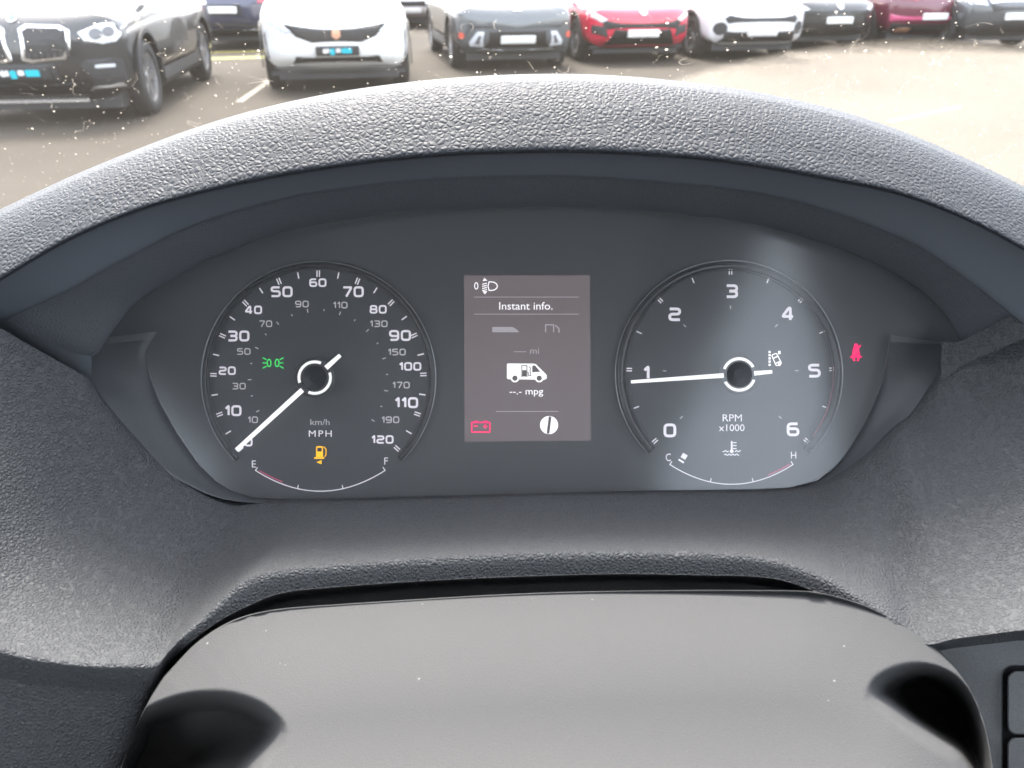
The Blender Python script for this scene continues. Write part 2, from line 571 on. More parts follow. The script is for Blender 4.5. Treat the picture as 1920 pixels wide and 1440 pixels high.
# ---- print helpers: everything flat is a thin raised print on the dial plate
def ribbon(pts, wd, closed=False, taper=None):
    n = len(pts)
    L, Rr = [], []
    for i in range(n):
        p = Vector(pts[i])
        a = Vector(pts[i - 1]) if (i > 0 or closed) else None
        b = Vector(pts[(i + 1) % n]) if (i < n - 1 or closed) else None
        d1 = (p - a).normalized() if a is not None else None
        d2 = (b - p).normalized() if b is not None else None
        d1 = d1 or d2
        d2 = d2 or d1
        t = (d1 + d2)
        t = t.normalized() if t.length > 1e-6 else d1
        nrm = Vector((-t.y, t.x))
        k = 1 / max(.45, nrm.dot(Vector((-d1.y, d1.x))))
        h = (wd if taper is None else wd + (taper - wd) * i / (n - 1)) / 2 * k
        L.append(p + nrm * h)
        Rr.append(p - nrm * h)
    vs = [tuple(v) for v in L + Rr]
    m = n if closed else n - 1
    fs = [(i, (i + 1) % n, n + (i + 1) % n, n + i) for i in range(m)]
    return vs, fs


def rounded(pts, r, closed=False, n=4):
    out = []
    k = len(pts)
    for i in range(k):
        p = Vector(pts[i])
        if not closed and i in (0, k - 1):
            out.append(tuple(p))
            continue
        a, b = Vector(pts[i - 1]), Vector(pts[(i + 1) % k])
        ra = min(r, (a - p).length * .49)
        rb = min(r, (b - p).length * .49)
        s = p + (a - p).normalized() * ra
        e = p + (b - p).normalized() * rb
        for j in range(n + 1):
            f = j / n
            out.append(tuple((1 - f) ** 2 * s + 2 * f * (1 - f) * p + f * f * e))
    return out


def merge(parts):
    vs, fs = [], []
    for v, f in parts:
        o = len(vs)
        vs += v
        fs += [tuple(i + o for i in q) for q in f]
    return vs, fs


def disc(cx, cy, r, n=28, r0=0, a0=0, a1=360):
    if r0 == 0 and a1 - a0 == 360:
        vs = [(cx + r * math.cos(R(360 * i / n)), cy - r * math.sin(R(360 * i / n))) for i in range(n)]
        return vs, [tuple(range(n))]
    vs = []
    for rr in (r, r0):
        vs += [(cx + rr * math.cos(R(a0 + (a1 - a0) * i / n)), cy - rr * math.sin(R(a0 + (a1 - a0) * i / n))) for i in range(n + 1)]
    return vs, [(i, i + 1, n + 2 + i, n + 1 + i) for i in range(n)]


def pol(*pts):
    return [tuple(p) for p in pts], [tuple(range(len(pts)))]


def flat(name, vf, m, parent, d=None, th=.00015):
    """2-D mesh in photo-plane units, printed on the face"""
    d = (FACE - .0003) if d is None else d
    vs, fs = vf
    n = len(vs)
    # orientation: make the faces look at the driver
    out = []
    for f in fs:
        a = 0
        for i in range(len(f)):
            x0, y0 = vs[f[i - 1]]
            x1, y1 = vs[f[i]]
            a += x0 * y1 - x1 * y0
        out.append(f if a < 0 else f[::-1])
    # skirt along border edges gives the print its thickness
    cnt = {}
    for f in out:
        for i in range(len(f)):
            e = (f[i - 1], f[i])
            cnt[e] = cnt.get(e, 0) + 1
    sk = [e for e in cnt if (e[1], e[0]) not in cnt]
    V = [P(x, y, d) for x, y in vs] + [P(x, y, d + th) for x, y in vs]
    F = out + [(b, a, a + n, b + n) for a, b in sk]
    return obj(name, V, F, m, parent)


GL = {  # wide square numerals: list of (points, closed), advance
    '0': ([([(0, 0), (1, 0), (1, 1), (0, 1)], True)], 1.0), '1': ([([(0, .72), (.30, 1), (.36, 1), (.36, 0)], False)], .36),
    '2': ([([(0, .97), (1, .97), (1, .5), (0, .5), (0, 0), (1.02, 0)], False)], 1.0),
    '3': ([([(0, 1), (1, 1), (1, .52), (.25, .52)], False), ([(.25, .5), (1, .5), (1, 0), (0, 0)], False)], 1.0),
    '4': ([([(.78, -.08), (.78, 1), (.62, 1), (0, .24), (1.06, .24)], False)], 1.04),
    '5': ([([(.98, 1), (0, 1), (0, .56), (1, .56), (1, 0), (-.02, 0)], False)], 1.0),
    '6': ([([(.95, 1), (0, 1), (0, 0), (1, 0), (1, .56), (.02, .56)], False)], 1.0),
    '7': ([([(-.02, 1), (1, 1), (.34, -.06)], False)], .92),
    '8': ([([(0, 0), (1, 0), (1, .5), (0, .5)], True), ([(.04, .5), (.96, .5), (.96, 1), (.04, 1)], True)], 1.0),
    '9': ([([(.05, 0), (1, 0), (1, 1), (0, 1), (0, .44), (.98, .44)], False)], 1.0)}


def number(txt, cx, cy, h, wd, parent, m, aspect=.92, gap=.34):
    """numerals made of strokes; h is the full height in photo pixels"""
    hh = h - wd
    ww = hh * aspect
    adv = [GL[c][1] * ww for c in txt]
    g = gap * hh + wd * .35
    tot = sum(adv) + g * (len(txt) - 1)
    x = cx - tot / 2
    parts = []
    for c, a in zip(txt, adv):
        for pts, cl in GL[c][0]:
            pp = [(x + px * ww, cy + hh / 2 - py * hh) for px, py in pts]
            rad = hh * (.16 if c in '147' else .30)
            parts.append(ribbon(rounded(pp, rad, cl), wd, cl))
        x += a + g
    return flat('numeral', merge(parts), m, parent)


def text2d(s, cx, cy, h, width=None, space=1.0):
    """built-in font as 2-D mesh, cap height h px, optional total width px"""
    cu = bpy.data.curves.new('text', 'FONT')
    cu.body = s
    cu.align_x = 'LEFT'
    cu.space_character = space
    cu.resolution_u = 3
    o = bpy.data.objects.new('text', cu)
    C.objects.link(o)
    dg = bpy.context.evaluated_depsgraph_get()
    me = bpy.data.meshes.new_from_object(o.evaluated_get(dg))
    vs = [v.co.copy() for v in me.vertices]
    fs = [tuple(p.vertices) for p in me.polygons]
    bpy.data.objects.remove(o)
    bpy.data.curves.remove(cu)
    bpy.data.meshes.remove(me)
    x0, x1 = min(v.x for v in vs), max(v.x for v in vs)
    sy = h / .73
    sx = sy if width is None else width / (x1 - x0)
    mx = (x0 + x1) / 2
    return [(cx + (v.x - mx) * sx, cy + h / 2 - v.y * sy) for v in vs], fs


def text(name, s, cx, cy, h, m, parent, width=None, space=1.0):
    return flat(name, text2d(s, cx, cy, h, width, space), m, parent)


def tube_arc(cx, cy, r, a0, a1, n, prof, close_ends=True):
    """sweep a (radial px, depth) profile along an arc; returns world verts, faces"""
    k = len(prof)
    vs, fs = [], []
    for i in range(n + 1):
        a = R(a0 + (a1 - a0) * i / n)
        for dr, d in prof:
            vs.append(P(cx + (r + dr) * math.cos(a), cy - (r + dr) * math.sin(a), d))
    for i in range(n):
        for j in range(k):
            fs.append((i * k + j, i * k + (j + 1) % k, (i + 1) * k + (j + 1) % k, (i + 1) * k + j))
    if close_ends:
        fs += [tuple(range(k))[::-1], tuple(n * k + j for j in range(k))]
    return vs, fs


def lathe_face(cx, cy, prof, n=48):
    """surface of revolution about the dial axis: prof = [(radius px at FACE scale, depth)]"""
    vs, fs = [], []
    k = len(prof)
    for i in range(n):
        a = R(360 * i / n)
        for r, d in prof:
            q = P(cx, cy, d)
            vs.append(q + (CR * math.cos(a) + CU * math.sin(a)) * (r * FACE / FPX))
    for i in range(n):
        for j in range(k - 1):
            i2 = (i + 1) % n
            fs.append((i * k + j, i * k + j + 1, i2 * k + j + 1, i2 * k + j))
    fs.append(tuple(i * k + k - 1 for i in range(n)))
    return vs, fs


def gauge(name, ccx, ccy, rr, tube_r):
    """raised gloss ring (the part itself); numerals, ticks, needle and hub hang below it"""
    pr = []
    for i in range(10):
        t = 2 * math.pi * i / 10
        pr.append((tube_r * math.cos(t), FACE - .0032 - tube_r * .00024 * math.sin(t)))
    vs, fs = tube_arc(ccx, ccy, rr, -45, 225, 90, pr)
    g = obj(name, vs, fs, M_ring, clu, smooth=True)
    # thin metal edge added to draw the highlight line along the ring
    pr = [(tube_r + 1.0 + 1.5 * math.cos(R(60 * i)), FACE - .0030 - 1.5 * .00024 * math.sin(R(60 * i))) for i in range(6)]
    v, f = tube_arc(ccx, ccy, rr, -44, 224, 90, pr)
    obj('ring_highlight', v, f, M_edge, g, smooth=True)
    # low step inside the ring
    v, f = tube_arc(ccx, ccy, rr - tube_r - 2.5, -44, 224, 90, [(-1.2, FACE - .0004), (1.2, FACE - .0012), (1.6, FACE - .0002)])
    obj('ring_step', v, f, M_hub, g, smooth=True)
    return g


def tick(cx, cy, r, ang, ln, wd, parent, m, double=0, name='tick'):
    a = R(ang)
    dx, dy = math.cos(a), -math.sin(a)
    offs = (-double / 2, double / 2) if double else (0,)
    parts = []
    for o in offs:
        ox, oy = -dy * o, dx * o
        parts.append(ribbon([(cx + dx * (r - ln / 2) + ox, cy + dy * (r - ln / 2) + oy),
                             (cx + dx * (r + ln / 2) + ox, cy + dy * (r + ln / 2) + oy)], wd))
    return flat(name, merge(parts), m, parent)


def needle(parent, hub, tip, root, tail0, tail1, w0, w1):
    """needle blade with tail on a raised hub with a white ring"""
    hx, hy = hub
    v, f = lathe_face(hx, hy, [(37, FACE - .0002), (37, FACE - .008), (35.5, FACE - .0095), (33.5, FACE - .0098)], 56)
    h = obj('hub', v, f, M_hub, parent, smooth=False)
    v, f = lathe_face(hx, hy, [(23.5, FACE - .009), (23.5, FACE - .0112), (22, FACE - .0118), (10, FACE - .0121)], 48)
    obj('hub_cap', v, f, M_hub, parent)
    ang = math.degrees(math.atan2(-(tip[1] - hy), tip[0] - hx))
    dN = FACE - .0104
    for a0, a1 in ((ang + 24, ang + 156), (ang + 204, ang + 336)):
        v, f = tube_arc(hx, hy, 29.5, a0, a1, 30, [(-2.6, dN), (2.6, dN), (2.6, dN + .0008), (-2.6, dN + .0008)])
        obj('hub_ring', v, f, M_needle, parent)
    for (a, b, wa, wb) in ((root, tip, w0, w1), (tail0, tail1, w0, w0 * .75)):
        vs2, fs2 = ribbon([a, b], wa, taper=wb)
        flat('needle', (vs2, fs2), M_needle, parent, d=dN, th=.0012)


# ---- speedometer
SX, SY = 597, 710
sp_g = gauge('speedometer', SX, SY, 214, 4.6)
for k in range(25):
    mph = k * 5
    ang = 221.8 - mph * 263.4 / 120
    if mph % 10 == 0:
        tick(SX, SY, 197, ang, 12, 2.2, sp_g, M_print, 4.6)
    else:
        tick(SX, SY, 197, ang, 12, 2.4, sp_g, M_print)
for t, x, y, big in (('0', 466, 829, 0), ('10', 437, 770, 1), ('20', 426, 695, 0), ('30', 447, 630, 1), ('40', 475, 581, 0), ('50', 528, 547, 1), ('60', 596, 530, 0),
                     ('70', 662, 547, 1), ('80', 709, 580, 0), ('90', 750, 629, 1), ('100', 769, 687, 0), ('110', 762, 755, 1), ('120', 717, 824, 0)):
    number(t, x, y, 20.5 if big else 16, 4.1 if big else 3.3, sp_g, M_print)
for k in range(1, 20):
    kmh = k * 10
    ang = 221.8 - kmh / 1.609 * 263.4 / 120
    tick(SX, SY, 129, ang, 7 if k % 2 else 4, 1.7, sp_g, M_print2, name='minor_tick')
for t, x, y in (('10', 474, 787), ('30', 448, 724), ('50', 457, 659), ('70', 498, 607), ('90', 566, 570), ('110', 638, 572), ('130', 710, 607), ('150', 744, 660), ('170', 752, 722), ('190', 732, 787)):
    number(t, x, y, 12.5, 2.1, sp_g, M_print2)
text('unit_text', 'km/h', 600, 791, 11.5, M_print2, sp_g, 36)
text('unit_text', 'MPH', 600.5, 812.5, 12.5, M_print, sp_g, 43, 1.25)
needle(sp_g, (590, 708), (443, 844), (567, 731), (611, 690), (638, 666), 9.5, 8)


def arc_gauge(parent, cx, cy, rx, x0, x1, yend, ymid, marks, redx):
    """curved bottom gauge: parabola line with end hooks, marks and a red stretch"""
    xm = (x0 + x1) / 2

    def yy(x):
        t = (x - xm) / ((x1 - x0) / 2)
        return ymid + (yend - ymid) * t * t
    line = [(x0 + (x1 - x0) * i / 40, yy(x0 + (x1 - x0) * i / 40)) for i in range(41)]
    pts = [(x0 + 4, yend - 6)] + line + [(x1 - 4, yend - 6)]
    parts = [ribbon(pts, 1.7)]
    for mx in marks:
        parts.append(ribbon([(mx, yy(mx)), (mx + (1.5 if mx < xm else -1.5), yy(mx) - 7)], 1.6))
    g = flat('scale_line', merge(parts), M_print, parent)
    a, b = redx
    flat('red_zone', ribbon([(a + (b - a) * i / 10, yy(a + (b - a) * i / 10) - 4.5) for i in range(11)], 1.6), M_redline, parent)


fg = text('fuel_gauge', 'E', 476, 869.5, 14, M_print, clu)
text('letter', 'F', 724, 864, 14, M_print, fg)
arc_gauge(fg, 600, 0, 0, 479, 722, 882, 921, (558, 643), (486, 530))

# ---- tachometer
TX, TY = 1370, 700
ta = gauge('tachometer', 1367, 701, 204, 7.6)
for k in range(13):
    ang = 221.8 - k * 263.4 / 12
    if k % 2 == 0:
        tick(TX, TY, 191, ang, 12, 2.2, ta, M_print, 4.6)
        tick(TX, TY, 124, ang, 7, 1.5, ta, M_print2, name='minor_tick')
    else:
        tick(TX, TY, 188, ang, 11, 2.2, ta, M_print)
for t, x, y in (('0', 1256, 807), ('1', 1212, 699), ('2', 1265, 589), ('3', 1372, 546), ('4', 1477, 588), ('5', 1527, 695), ('6', 1487, 805)):
    number(t, x, y, 26, 5.2, ta, M_print, aspect=.90)
text('unit_text', 'RPM', 1373, 783, 14, M_print, ta, 36)
text('unit_text', 'x1000', 1372, 801.5, 13.5, M_print, ta, 48)
flat('red_zone', disc(TX, TY, 195, 40, 193, -37, 5), M_redline, ta)
needle(ta, (1386, 702), (1183, 716), (1357, 704), (1414, 700), (1448, 697), 8.5, 6)
tg = text('temperature_gauge', 'C', 1253, 857, 15, M_print, clu, 9.5)
text('letter', 'H', 1488, 853, 14, M_print, tg, 10)
arc_gauge(tg, 1372, 0, 0, 1256, 1487, 871, 908, (1332, 1412), (1440, 1482))
flat('level_block', merge([pol((1281, 849), (1289.5, 854), (1284.5, 862), (1276, 857)), pol((1273, 860), (1283, 866), (1281.5, 869), (1271.5, 863))]), M_print, tg)
wav = [[(1355 + i, y + 1.3 * math.sin(i * .9)) for i in range(x0, x1 + 1)] for y, x0, x1 in ((846, 0, 11), (846, 23, 34), (852.5, 3, 31))]
flat('coolant_symbol', merge([ribbon(q, 1.7) for q in wav] + [ribbon([(1372, 827), (1372, 846)], 3.2), disc(1372, 846, 3.6, 14)]
                             + [ribbon([(1374, y), (1381, y)], 1.8) for y in (830, 835.5, 841)]), M_print, tg)

# ---- warning lamps on the dial plate
gparts = []
for s in (-1, 1):
    x = 512 + s * 7.5
    gparts.append(ribbon([(x + 3.6 * math.cos(R(a)), 680.5 + 6.8 * math.sin(R(a))) for a in range(0, 360, 24)], 1.7, True))
    for dy in (-1, 0, 1):
        gparts.append(ribbon([(x + s * 5, 680.5 + dy * 6.0), (x + s * 12, 680.5 + dy * 10.0)], 1.6))
flat('sidelight_lamp', merge(gparts), M_green, clu)
pump = [pol((592.5, 839), (594.5, 836.5), (603.5, 836.5), (605.5, 839), (605.5, 857), (592.5, 857)), pol((589, 857.2), (608, 857.2), (608, 860.2), (589, 860.2)),
        ribbon([(606.5, 837), (611.5, 842.5), (611, 854), (608.5, 856)], 1.7), pol((593, 866.5), (603, 862.8), (603, 870.5))]
fl = flat('fuel_lamp', merge(pump), M_amber, clu)
flat('pump_window', pol((594.8, 839.5), (603.2, 839.5), (603.2, 846.5), (594.8, 846.5)), M_hub, fl, d=FACE - .0006)
sb = [disc(1605, 648, 4.2, 16), pol((1600, 651), (1610, 651), (1613, 668), (1597, 668)), ribbon([(1609, 653), (1614, 647)], 3),
      pol((1592, 671), (1598, 664), (1612, 664), (1618, 671), (1608, 671), (1609, 677), (1605.5, 677), (1605, 671), (1601, 677), (1598, 677), (1601, 671))]
sb[3] = pol((1592.5, 670), (1598, 666), (1612, 666), (1618, 670), (1612, 671), (1598, 671))
sb += [ribbon([(1600, 670), (1602, 677)], 4), ribbon([(1610, 670), (1608, 677)], 4)]
sbo = flat('seat_belt_lamp', merge(sb), M_red, clu)
flat('belt_strap', ribbon([(1600, 664), (1610, 654)], 1.4), M_redline, sbo, d=FACE - .0006)
ca, sa = math.cos(R(-25)), math.sin(R(-25))


def rotp(pts, cx, cy):
    return [(cx + x * ca - y * sa, cy + x * sa + y * ca) for x, y in pts]


ln_parts = [pol((1441, y), (1445, y), (1445, y + 4), (1441, y + 4)) for y in (658, 664, 670, 676, 682)]
ln_parts = [ribbon(rounded(rotp([(-5, -11), (5, -11), (5.5, 11), (-5.5, 11)], 1456, 674), 3, True), 1.8, True)] + ln_parts
ln_parts += [ribbon(rotp([(-4, -4.5), (4, -4.5)], 1456, 674), 2.2), ribbon(rotp([(-4, 6), (4, 6)], 1456, 674), 2.2),
             pol((1459, 658), (1463.5, 658), (1463.5, 664), (1459, 664)), pol((1459, 680), (1463.5, 680), (1463.5, 686), (1459, 686))]
flat('lane_symbol', merge(ln_parts), M_white, ta)

# ---- centre screen
scr = flat('display_screen', pol((870, 516.5), (1106, 516), (1108, 826), (871, 828)), M_screen, clu, d=FACE - .00015, th=.0001)
text('display_text', '0', 893, 535.5, 14.5, M_white, scr, 8)
text('display_text', 'Instant info.', 986, 573, 15, M_white, scr, 100)
text('display_text', '---- mi', 987, 657, 12.5, M_dim, scr, 47)
text('display_text', '--.- mpg', 987, 733, 13, M_white, scr, 63)
for x0, x1, y in ((889, 1085, 557), (889, 1085, 589), (930, 1047, 771.5)):
    flat('divider', ribbon([(x0, y), (x1, y)], 1.2), M_dim, scr)
hl = [ribbon([(917, 528.5)] + [(921 + 11.5 * math.cos(R(a)), 536.5 + 8 * math.sin(R(a))) for a in range(-90, 91, 15)] + [(917, 544.5), (915, 536.5)], 2.0, True)]
hl += [ribbon([(904, y + 2), (913, y)], 1.8) for y in (531, 535, 539, 543)]
hl += [pol((905, 527), (908, 521), (914, 526)), pol((905, 546), (914, 546), (909, 552))]
flat('headlight_level_symbol', merge(hl), M_white, scr)
flat('range_symbol', merge([pol((923, 613), (961, 613), (968, 617), (974, 623), (923, 623)), ribbon([(1023, 623), (1023, 609), (1038, 609), (1038, 623)], 2.2, False),
                            ribbon([(1041, 610), (1048, 616), (1048, 624)], 2.4)]), M_dim, scr)
vb = [(950.5, 683), (952.5, 681.5), (1000, 681.8), (1005, 683), (1019, 697), (1025, 703), (1025, 710), (1021, 712), (953, 711), (950.5, 709)]
ev = flat('van_symbol', merge([pol(*vb), disc(965.5, 709, 8, 22), disc(1011, 709, 8, 22)]), M_white, scr)
for q in (pol((998, 686), (1003, 685), (1013, 697), (998, 698)), disc(965.5, 709, 5, 20), disc(1011, 709, 5, 20),
          ribbon([(978.5, 707), (978.5, 685.5), (988, 685.5), (988, 707)], 1.6), pol((979.5, 694), (987, 694), (987, 706), (979.5, 706)),
          ribbon([(992, 687), (995, 691), (993.5, 695), (995.5, 704), (991, 704), (990, 697)], 1.5)):
    flat('cutout', q, M_screenhole, ev, d=FACE - .0006)
bt = [ribbon(rounded([(884.5, 792), (918.5, 792), (918.5, 810), (884.5, 810)], 1.5, True), 2.4, True), pol((889, 789), (896, 789), (896, 792), (889, 792)),
      pol((907, 789), (914, 789), (914, 792), (907, 792)), ribbon([(888.5, 799), (896, 799)], 2.2), ribbon([(906, 799.5), (914, 799.5)], 2.2), ribbon([(910, 795.5), (910, 803.5)], 2.2)]
flat('battery_lamp', merge(bt), M_red, scr)
inf = flat('info_symbol', disc(1029.5, 797, 17, 40), M_white, scr)
flat('slash', ribbon([(1031.5, 781), (1027.5, 813)], 5), M_screenhole, inf, d=FACE - .0006)

# ================================================================== STEERING COLUMN SHROUD
col = thing('steering_column_shroud', P(1040, 1500, .24), 'smooth grey steering column shroud with two scooped hollows below the dials', 'column shroud')
G = [(150, 1640), (180, 1560), (205, 1490), (227, 1433), (247, 1377), (273, 1323), (300, 1277), (327, 1247), (367, 1207), (417, 1173), (467, 1153), (533, 1141), (640, 1133), (780, 1124), (917, 1116), (1073, 1110), (1281, 1107),
     (1400, 1107), (1497, 1108), (1539, 1112), (1594, 1126), (1650, 1148), (1706, 1179), (1747, 1209), (1775, 1234), (1803, 1265), (1822, 1296), (1839, 1332), (1850, 1368), (1860, 1420), (1868, 1490), (1872, 1560), (1874, 1640)]
GC = (1035, 1760)


def gs(f, d, dy=0):
    return [(GC[0] + (x - GC[0]) * f, GC[1] + (y - GC[1]) * f + dy, d) for x, y in G]


rows = [gs(.97, .300), gs(.995, .275), gs(1.0, .262), gs(.985, .2545), gs(.95, .249), gs(.86, .240), gs(.72, .229), gs(.55, .217), gs(.36, .206), gs(.15, .198)]
g = loft(rows, 300, 120)


def sdist(poly, x, y):
    """signed distance to a polygon, positive inside"""
    c = False
    dm = 1e9
    n = len(poly)
    for i in range(n):
        (ax, ay), (bx, by) = poly[i], poly[i - 1]
        if (ay > y) != (by > y) and x < (bx - ax) * (y - ay) / (by - ay) + ax:
            c = not c
        vx, vy = bx - ax, by - ay
        t = max(0, min(1, ((x - ax) * vx + (y - ay) * vy) / (vx * vx + vy * vy)))
        dm = min(dm, math.hypot(x - ax - vx * t, y - ay - vy * t))
    return dm if c else -dm


def smoothpoly(pts, n):
    q = [Vector(p) for p in pts]
    q = [q[-1]] + q + [q[0], q[1]]
    r = crom(q, n)
    return [tuple(p) for p in r]


Gpoly = [tuple(p) for p in arclen(crom([Vector(q) for q in G], 200), 60)] + [(1874, 2200), (150, 2200)]
for r in g[27:]:
    for i, p in enumerate(r):
        e = sdist(Gpoly, p.x, p.y)
        if e > 0.5:
            q = 1 - min(1, e / 210)
            u = min(1.0, max(0, (p.y - 1107) / 560))
            base = .2475 - .042 * u - .022 * u * u + .006 * ((p.x - 1035) / 800) ** 2
            z = base + .0145 * q * q
            f = min(1, e / 2)
            r[i] = Vector((p.x, p.y, p.z * (1 - f) + z * f))
H1 = [(222, 1450), (236, 1385), (274, 1340), (345, 1312), (417, 1308), (473, 1322), (507, 1343), (520, 1364), (511, 1390), (485, 1425), (450, 1470), (400, 1520), (300, 1540), (240, 1510)]
H2 = [(1640, 1292), (1650, 1277), (1682, 1261), (1722, 1254), (1762, 1262), (1796, 1284), (1824, 1325), (1841, 1375), (1850, 1420), (1852, 1470), (1835, 1470), (1798, 1420), (1758, 1393), (1706, 1358), (1664, 1322), (1644, 1304)]


def closed_smooth(pts, n):
    k = len(pts)
    out = []
    for i in range(k):
        p0, p1, p2, p3 = (Vector(pts[(i + d) % k]) for d in (-1, 0, 1, 2))
        for j in range(n):
            f = j / n
            out.append(tuple(.5 * ((2 * p1) + (p2 - p0) * f + (2 * p0 - 5 * p1 + 4 * p2 - p3) * f * f + (3 * p1 - p0 - 3 * p2 + p3) * f ** 3)))
    return out


for H in (closed_smooth(H1, 3), closed_smooth(H2, 3)):
    hx0, hx1 = min(p[0] for p in H) - 60, max(p[0] for p in H) + 60
    hy0, hy1 = min(p[1] for p in H) - 60, max(p[1] for p in H) + 60
    for r in g[27:]:
        for i, p in enumerate(r):
            if hx0 < p.x < hx1 and hy0 < p.y < hy1:
                s = sdist(H, p.x, p.y)
                if s > -14:
                    t = min(1, (s + 14) / 44)
                    dep = .038 * t * t * (3 - 2 * t) + .00012 * max(0, s - 20)
                    r[i] = Vector((p.x, p.y, p.z + dep))
vs, fs = gridmesh(g)
obj('cowl', vs, fs, M_shroud, col, smooth=True)
# a few crumbs of dust lying on the shroud
for k in range(12):
    i, j = random.randrange(60, 240), random.randrange(35, 80)
    c = P(*g[j][i])
    nrm = (P(*g[j][i + 1]) - c).cross(P(*g[j + 1][i]) - c).normalized()
    if nrm.dot(CF) > 0:
        nrm = -nrm
    s = random.uniform(.00018, .00045)
    a = nrm.orthogonal().normalized()
    b = nrm.cross(a)
    q = [c + nrm * s * .2 + (a * math.cos(t) + b * math.sin(t)) * s * random.uniform(.7, 1.5) for t in (0, 1.2, 2.5, 3.8, 5.1)] + [c + nrm * s * 1.1]
    obj('dust_speck', q, [(0, 1, 5), (1, 2, 5), (2, 3, 5), (3, 4, 5), (4, 0, 5)], mat('dust', (.26, .255, .245), .9), col)

# ================================================================== VAN CABIN (shell around the driver)
M_cab = mat('cabin_trim', (.22, .22, .225), .7, noise=(300, .06, 0))
M_door = mat('door_trim', (.05, .051, .054), .6)
M_bulk = mat('bulkhead_paint', (.62, .62, .61), .45, noise=(6, .05, 0))
M_roof = mat('headlining', (.80, .79, .78), .9, noise=(900, .06, .0003))
M_pane = glass_mat('side_glass', 1.45, .0, (.95, .97, .96))
cabin = thing('van_cabin', (-.42, 0, .55), 'grey van cabin with side doors, roof lining and ribbed bulkhead behind the seats', 'van cabin')


def box(name, lo, hi, m, parent):
    (x0, y0, z0), (x1, y1, z1) = lo, hi
    vs = [(x0, y0, z0), (x1, y0, z0), (x1, y1, z0), (x0, y1, z0), (x0, y0, z1), (x1, y0, z1), (x1, y1, z1), (x0, y1, z1)]
    fs = [(0, 3, 2, 1), (4, 5, 6, 7), (0, 1, 5, 4), (1, 2, 6, 5), (2, 3, 7, 6), (3, 0, 4, 7)]
    return obj(name, vs, fs, m, parent)


XR, XL, YB = .68, -1.42, -3.0
ROOF, FLOOR, WS_TOP = CAM.z + 1.05, .55, CAM.z + .58  # roof raised and cabin lengthened to shape the reflection on the dials
WIN_TOP = CAM.z + .46
SILL = CAM.z - .16
box('floor', (XL, YB, FLOOR - .05), (XR, 1.25, FLOOR), M_door, cabin)
box('roof_lining', (XL - .05, YB - .04, ROOF), (XR + .05, -.42, ROOF + .05), M_roof, cabin)
q = [(x, y, z) for x in (XL - .05, XR + .05) for y, z in ((.07, WS_TOP), (-.42, ROOF), (-.42, ROOF + .05), (.10, WS_TOP + .05))]
obj('roof_front', q, [(0, 4, 5, 1), (1, 5, 6, 2), (2, 6, 7, 3), (3, 7, 4, 0), (0, 1, 2, 3), (7, 6, 5, 4)], M_roof, cabin)
for x0, x1 in ((XL, -.60), (.44, XR)):
    box('added_roof_panel', (x0, YB, ROOF - .03), (x1, -.45, ROOF - .002), M_door, cabin)  # dark panels added so the roof's reflection in the lens has darker sides
bk = box('bulkhead', (XL, YB - .03, FLOOR), (XR, YB, ROOF), M_bulk, cabin)
for x in (-1.20, -.92, -.64, -.36, -.16, .14, .40):
    box('rib', (x, YB, FLOOR + .1), (x + .045, YB + .022, ROOF - .04), M_bulk, bk)
box('firewall', (XL, 1.08, FLOOR), (XR, 1.12, CAM.z - .40), M_door, cabin)
for xa, xb in ((XR, XR + .05), (XL - .05, XL)):
    dr = box('door', (xa, YB, FLOOR), (xb, .50, SILL), M_door, cabin)
    box('front_panel', (xa, .50, FLOOR), (xb, .93, CAM.z - .36), M_door, dr)
    box('window_header', (xa, -.28, WIN_TOP), (xb, .18, ROOF), M_cab, dr)
    box('roof_rail', (xa, YB, ROOF - .08), (xb, -.28, ROOF), M_cab, dr)
    box('shading_pillar', (xa, -.74, SILL), (xb, -.28, ROOF - .08), M_cab, dr)  # pillar placed and widened to bound the light patch on the dials
    box('rear_quarter', (xa, YB, SILL), (xb, -2.6, ROOF - .08), M_cab, dr)
    xm = (xa + xb) / 2
    obj('added_rear_glass', [(xm, -2.6, SILL), (xm, -.74, SILL), (xm, -.74, ROOF - .08), (xm, -2.6, ROOF - .08)], [(0, 1, 2, 3)], M_pane, dr)  # rear window added to light the dash and form the dial reflection
    box('window_bar', (xa, .47, SILL), (xb, .50, CAM.z + .10), M_cab, dr)
    xm = (xa + xb) / 2
    obj('door_glass', [(xm, -.28, SILL), (xm, .50, SILL), (xm, .46, CAM.z + .1), (xm, .14, WIN_TOP), (xm, -.28, WIN_TOP)], [(0, 1, 2, 3, 4)], M_pane, dr)

# ================================================================== WINDSCREEN (dusty laminated glass)
WB = Vector((-.43, 1.04, CAM.z - .37))       # base centre
RAKE = math.tan(R(44))


def ws_y(x, z):
    return WB.y - (z - WB.z) / RAKE * .98 - .10 * ((x - WB.x) / 1.0) ** 2


nxw, nzw = 40, 24
vs = []
for j in range(nzw + 1):
    z = WB.z + (WS_TOP - WB.z) * j / nzw
    for i in range(nxw + 1):
        x = XL - .03 + (XR + .03 - XL + .03) * i / nxw
        vs.append(Vector((x, ws_y(x, z), z)))
fs = [(j * (nxw + 1) + i, j * (nxw + 1) + i + 1, (j + 1) * (nxw + 1) + i + 1, (j + 1) * (nxw + 1) + i) for j in range(nzw) for i in range(nxw)]


def on_screen(px, py):
    v = CR * ((px - 960) / FPX) + CU * ((720 - py) / FPX) + CF
    lo, hi = .1, 3
    for _ in range(50):
        t = (lo + hi) / 2
        q = CAM + v * t
        if q.y < ws_y(q.x, q.z):
            lo = t
        else:
            hi = t
    return CAM + v * lo


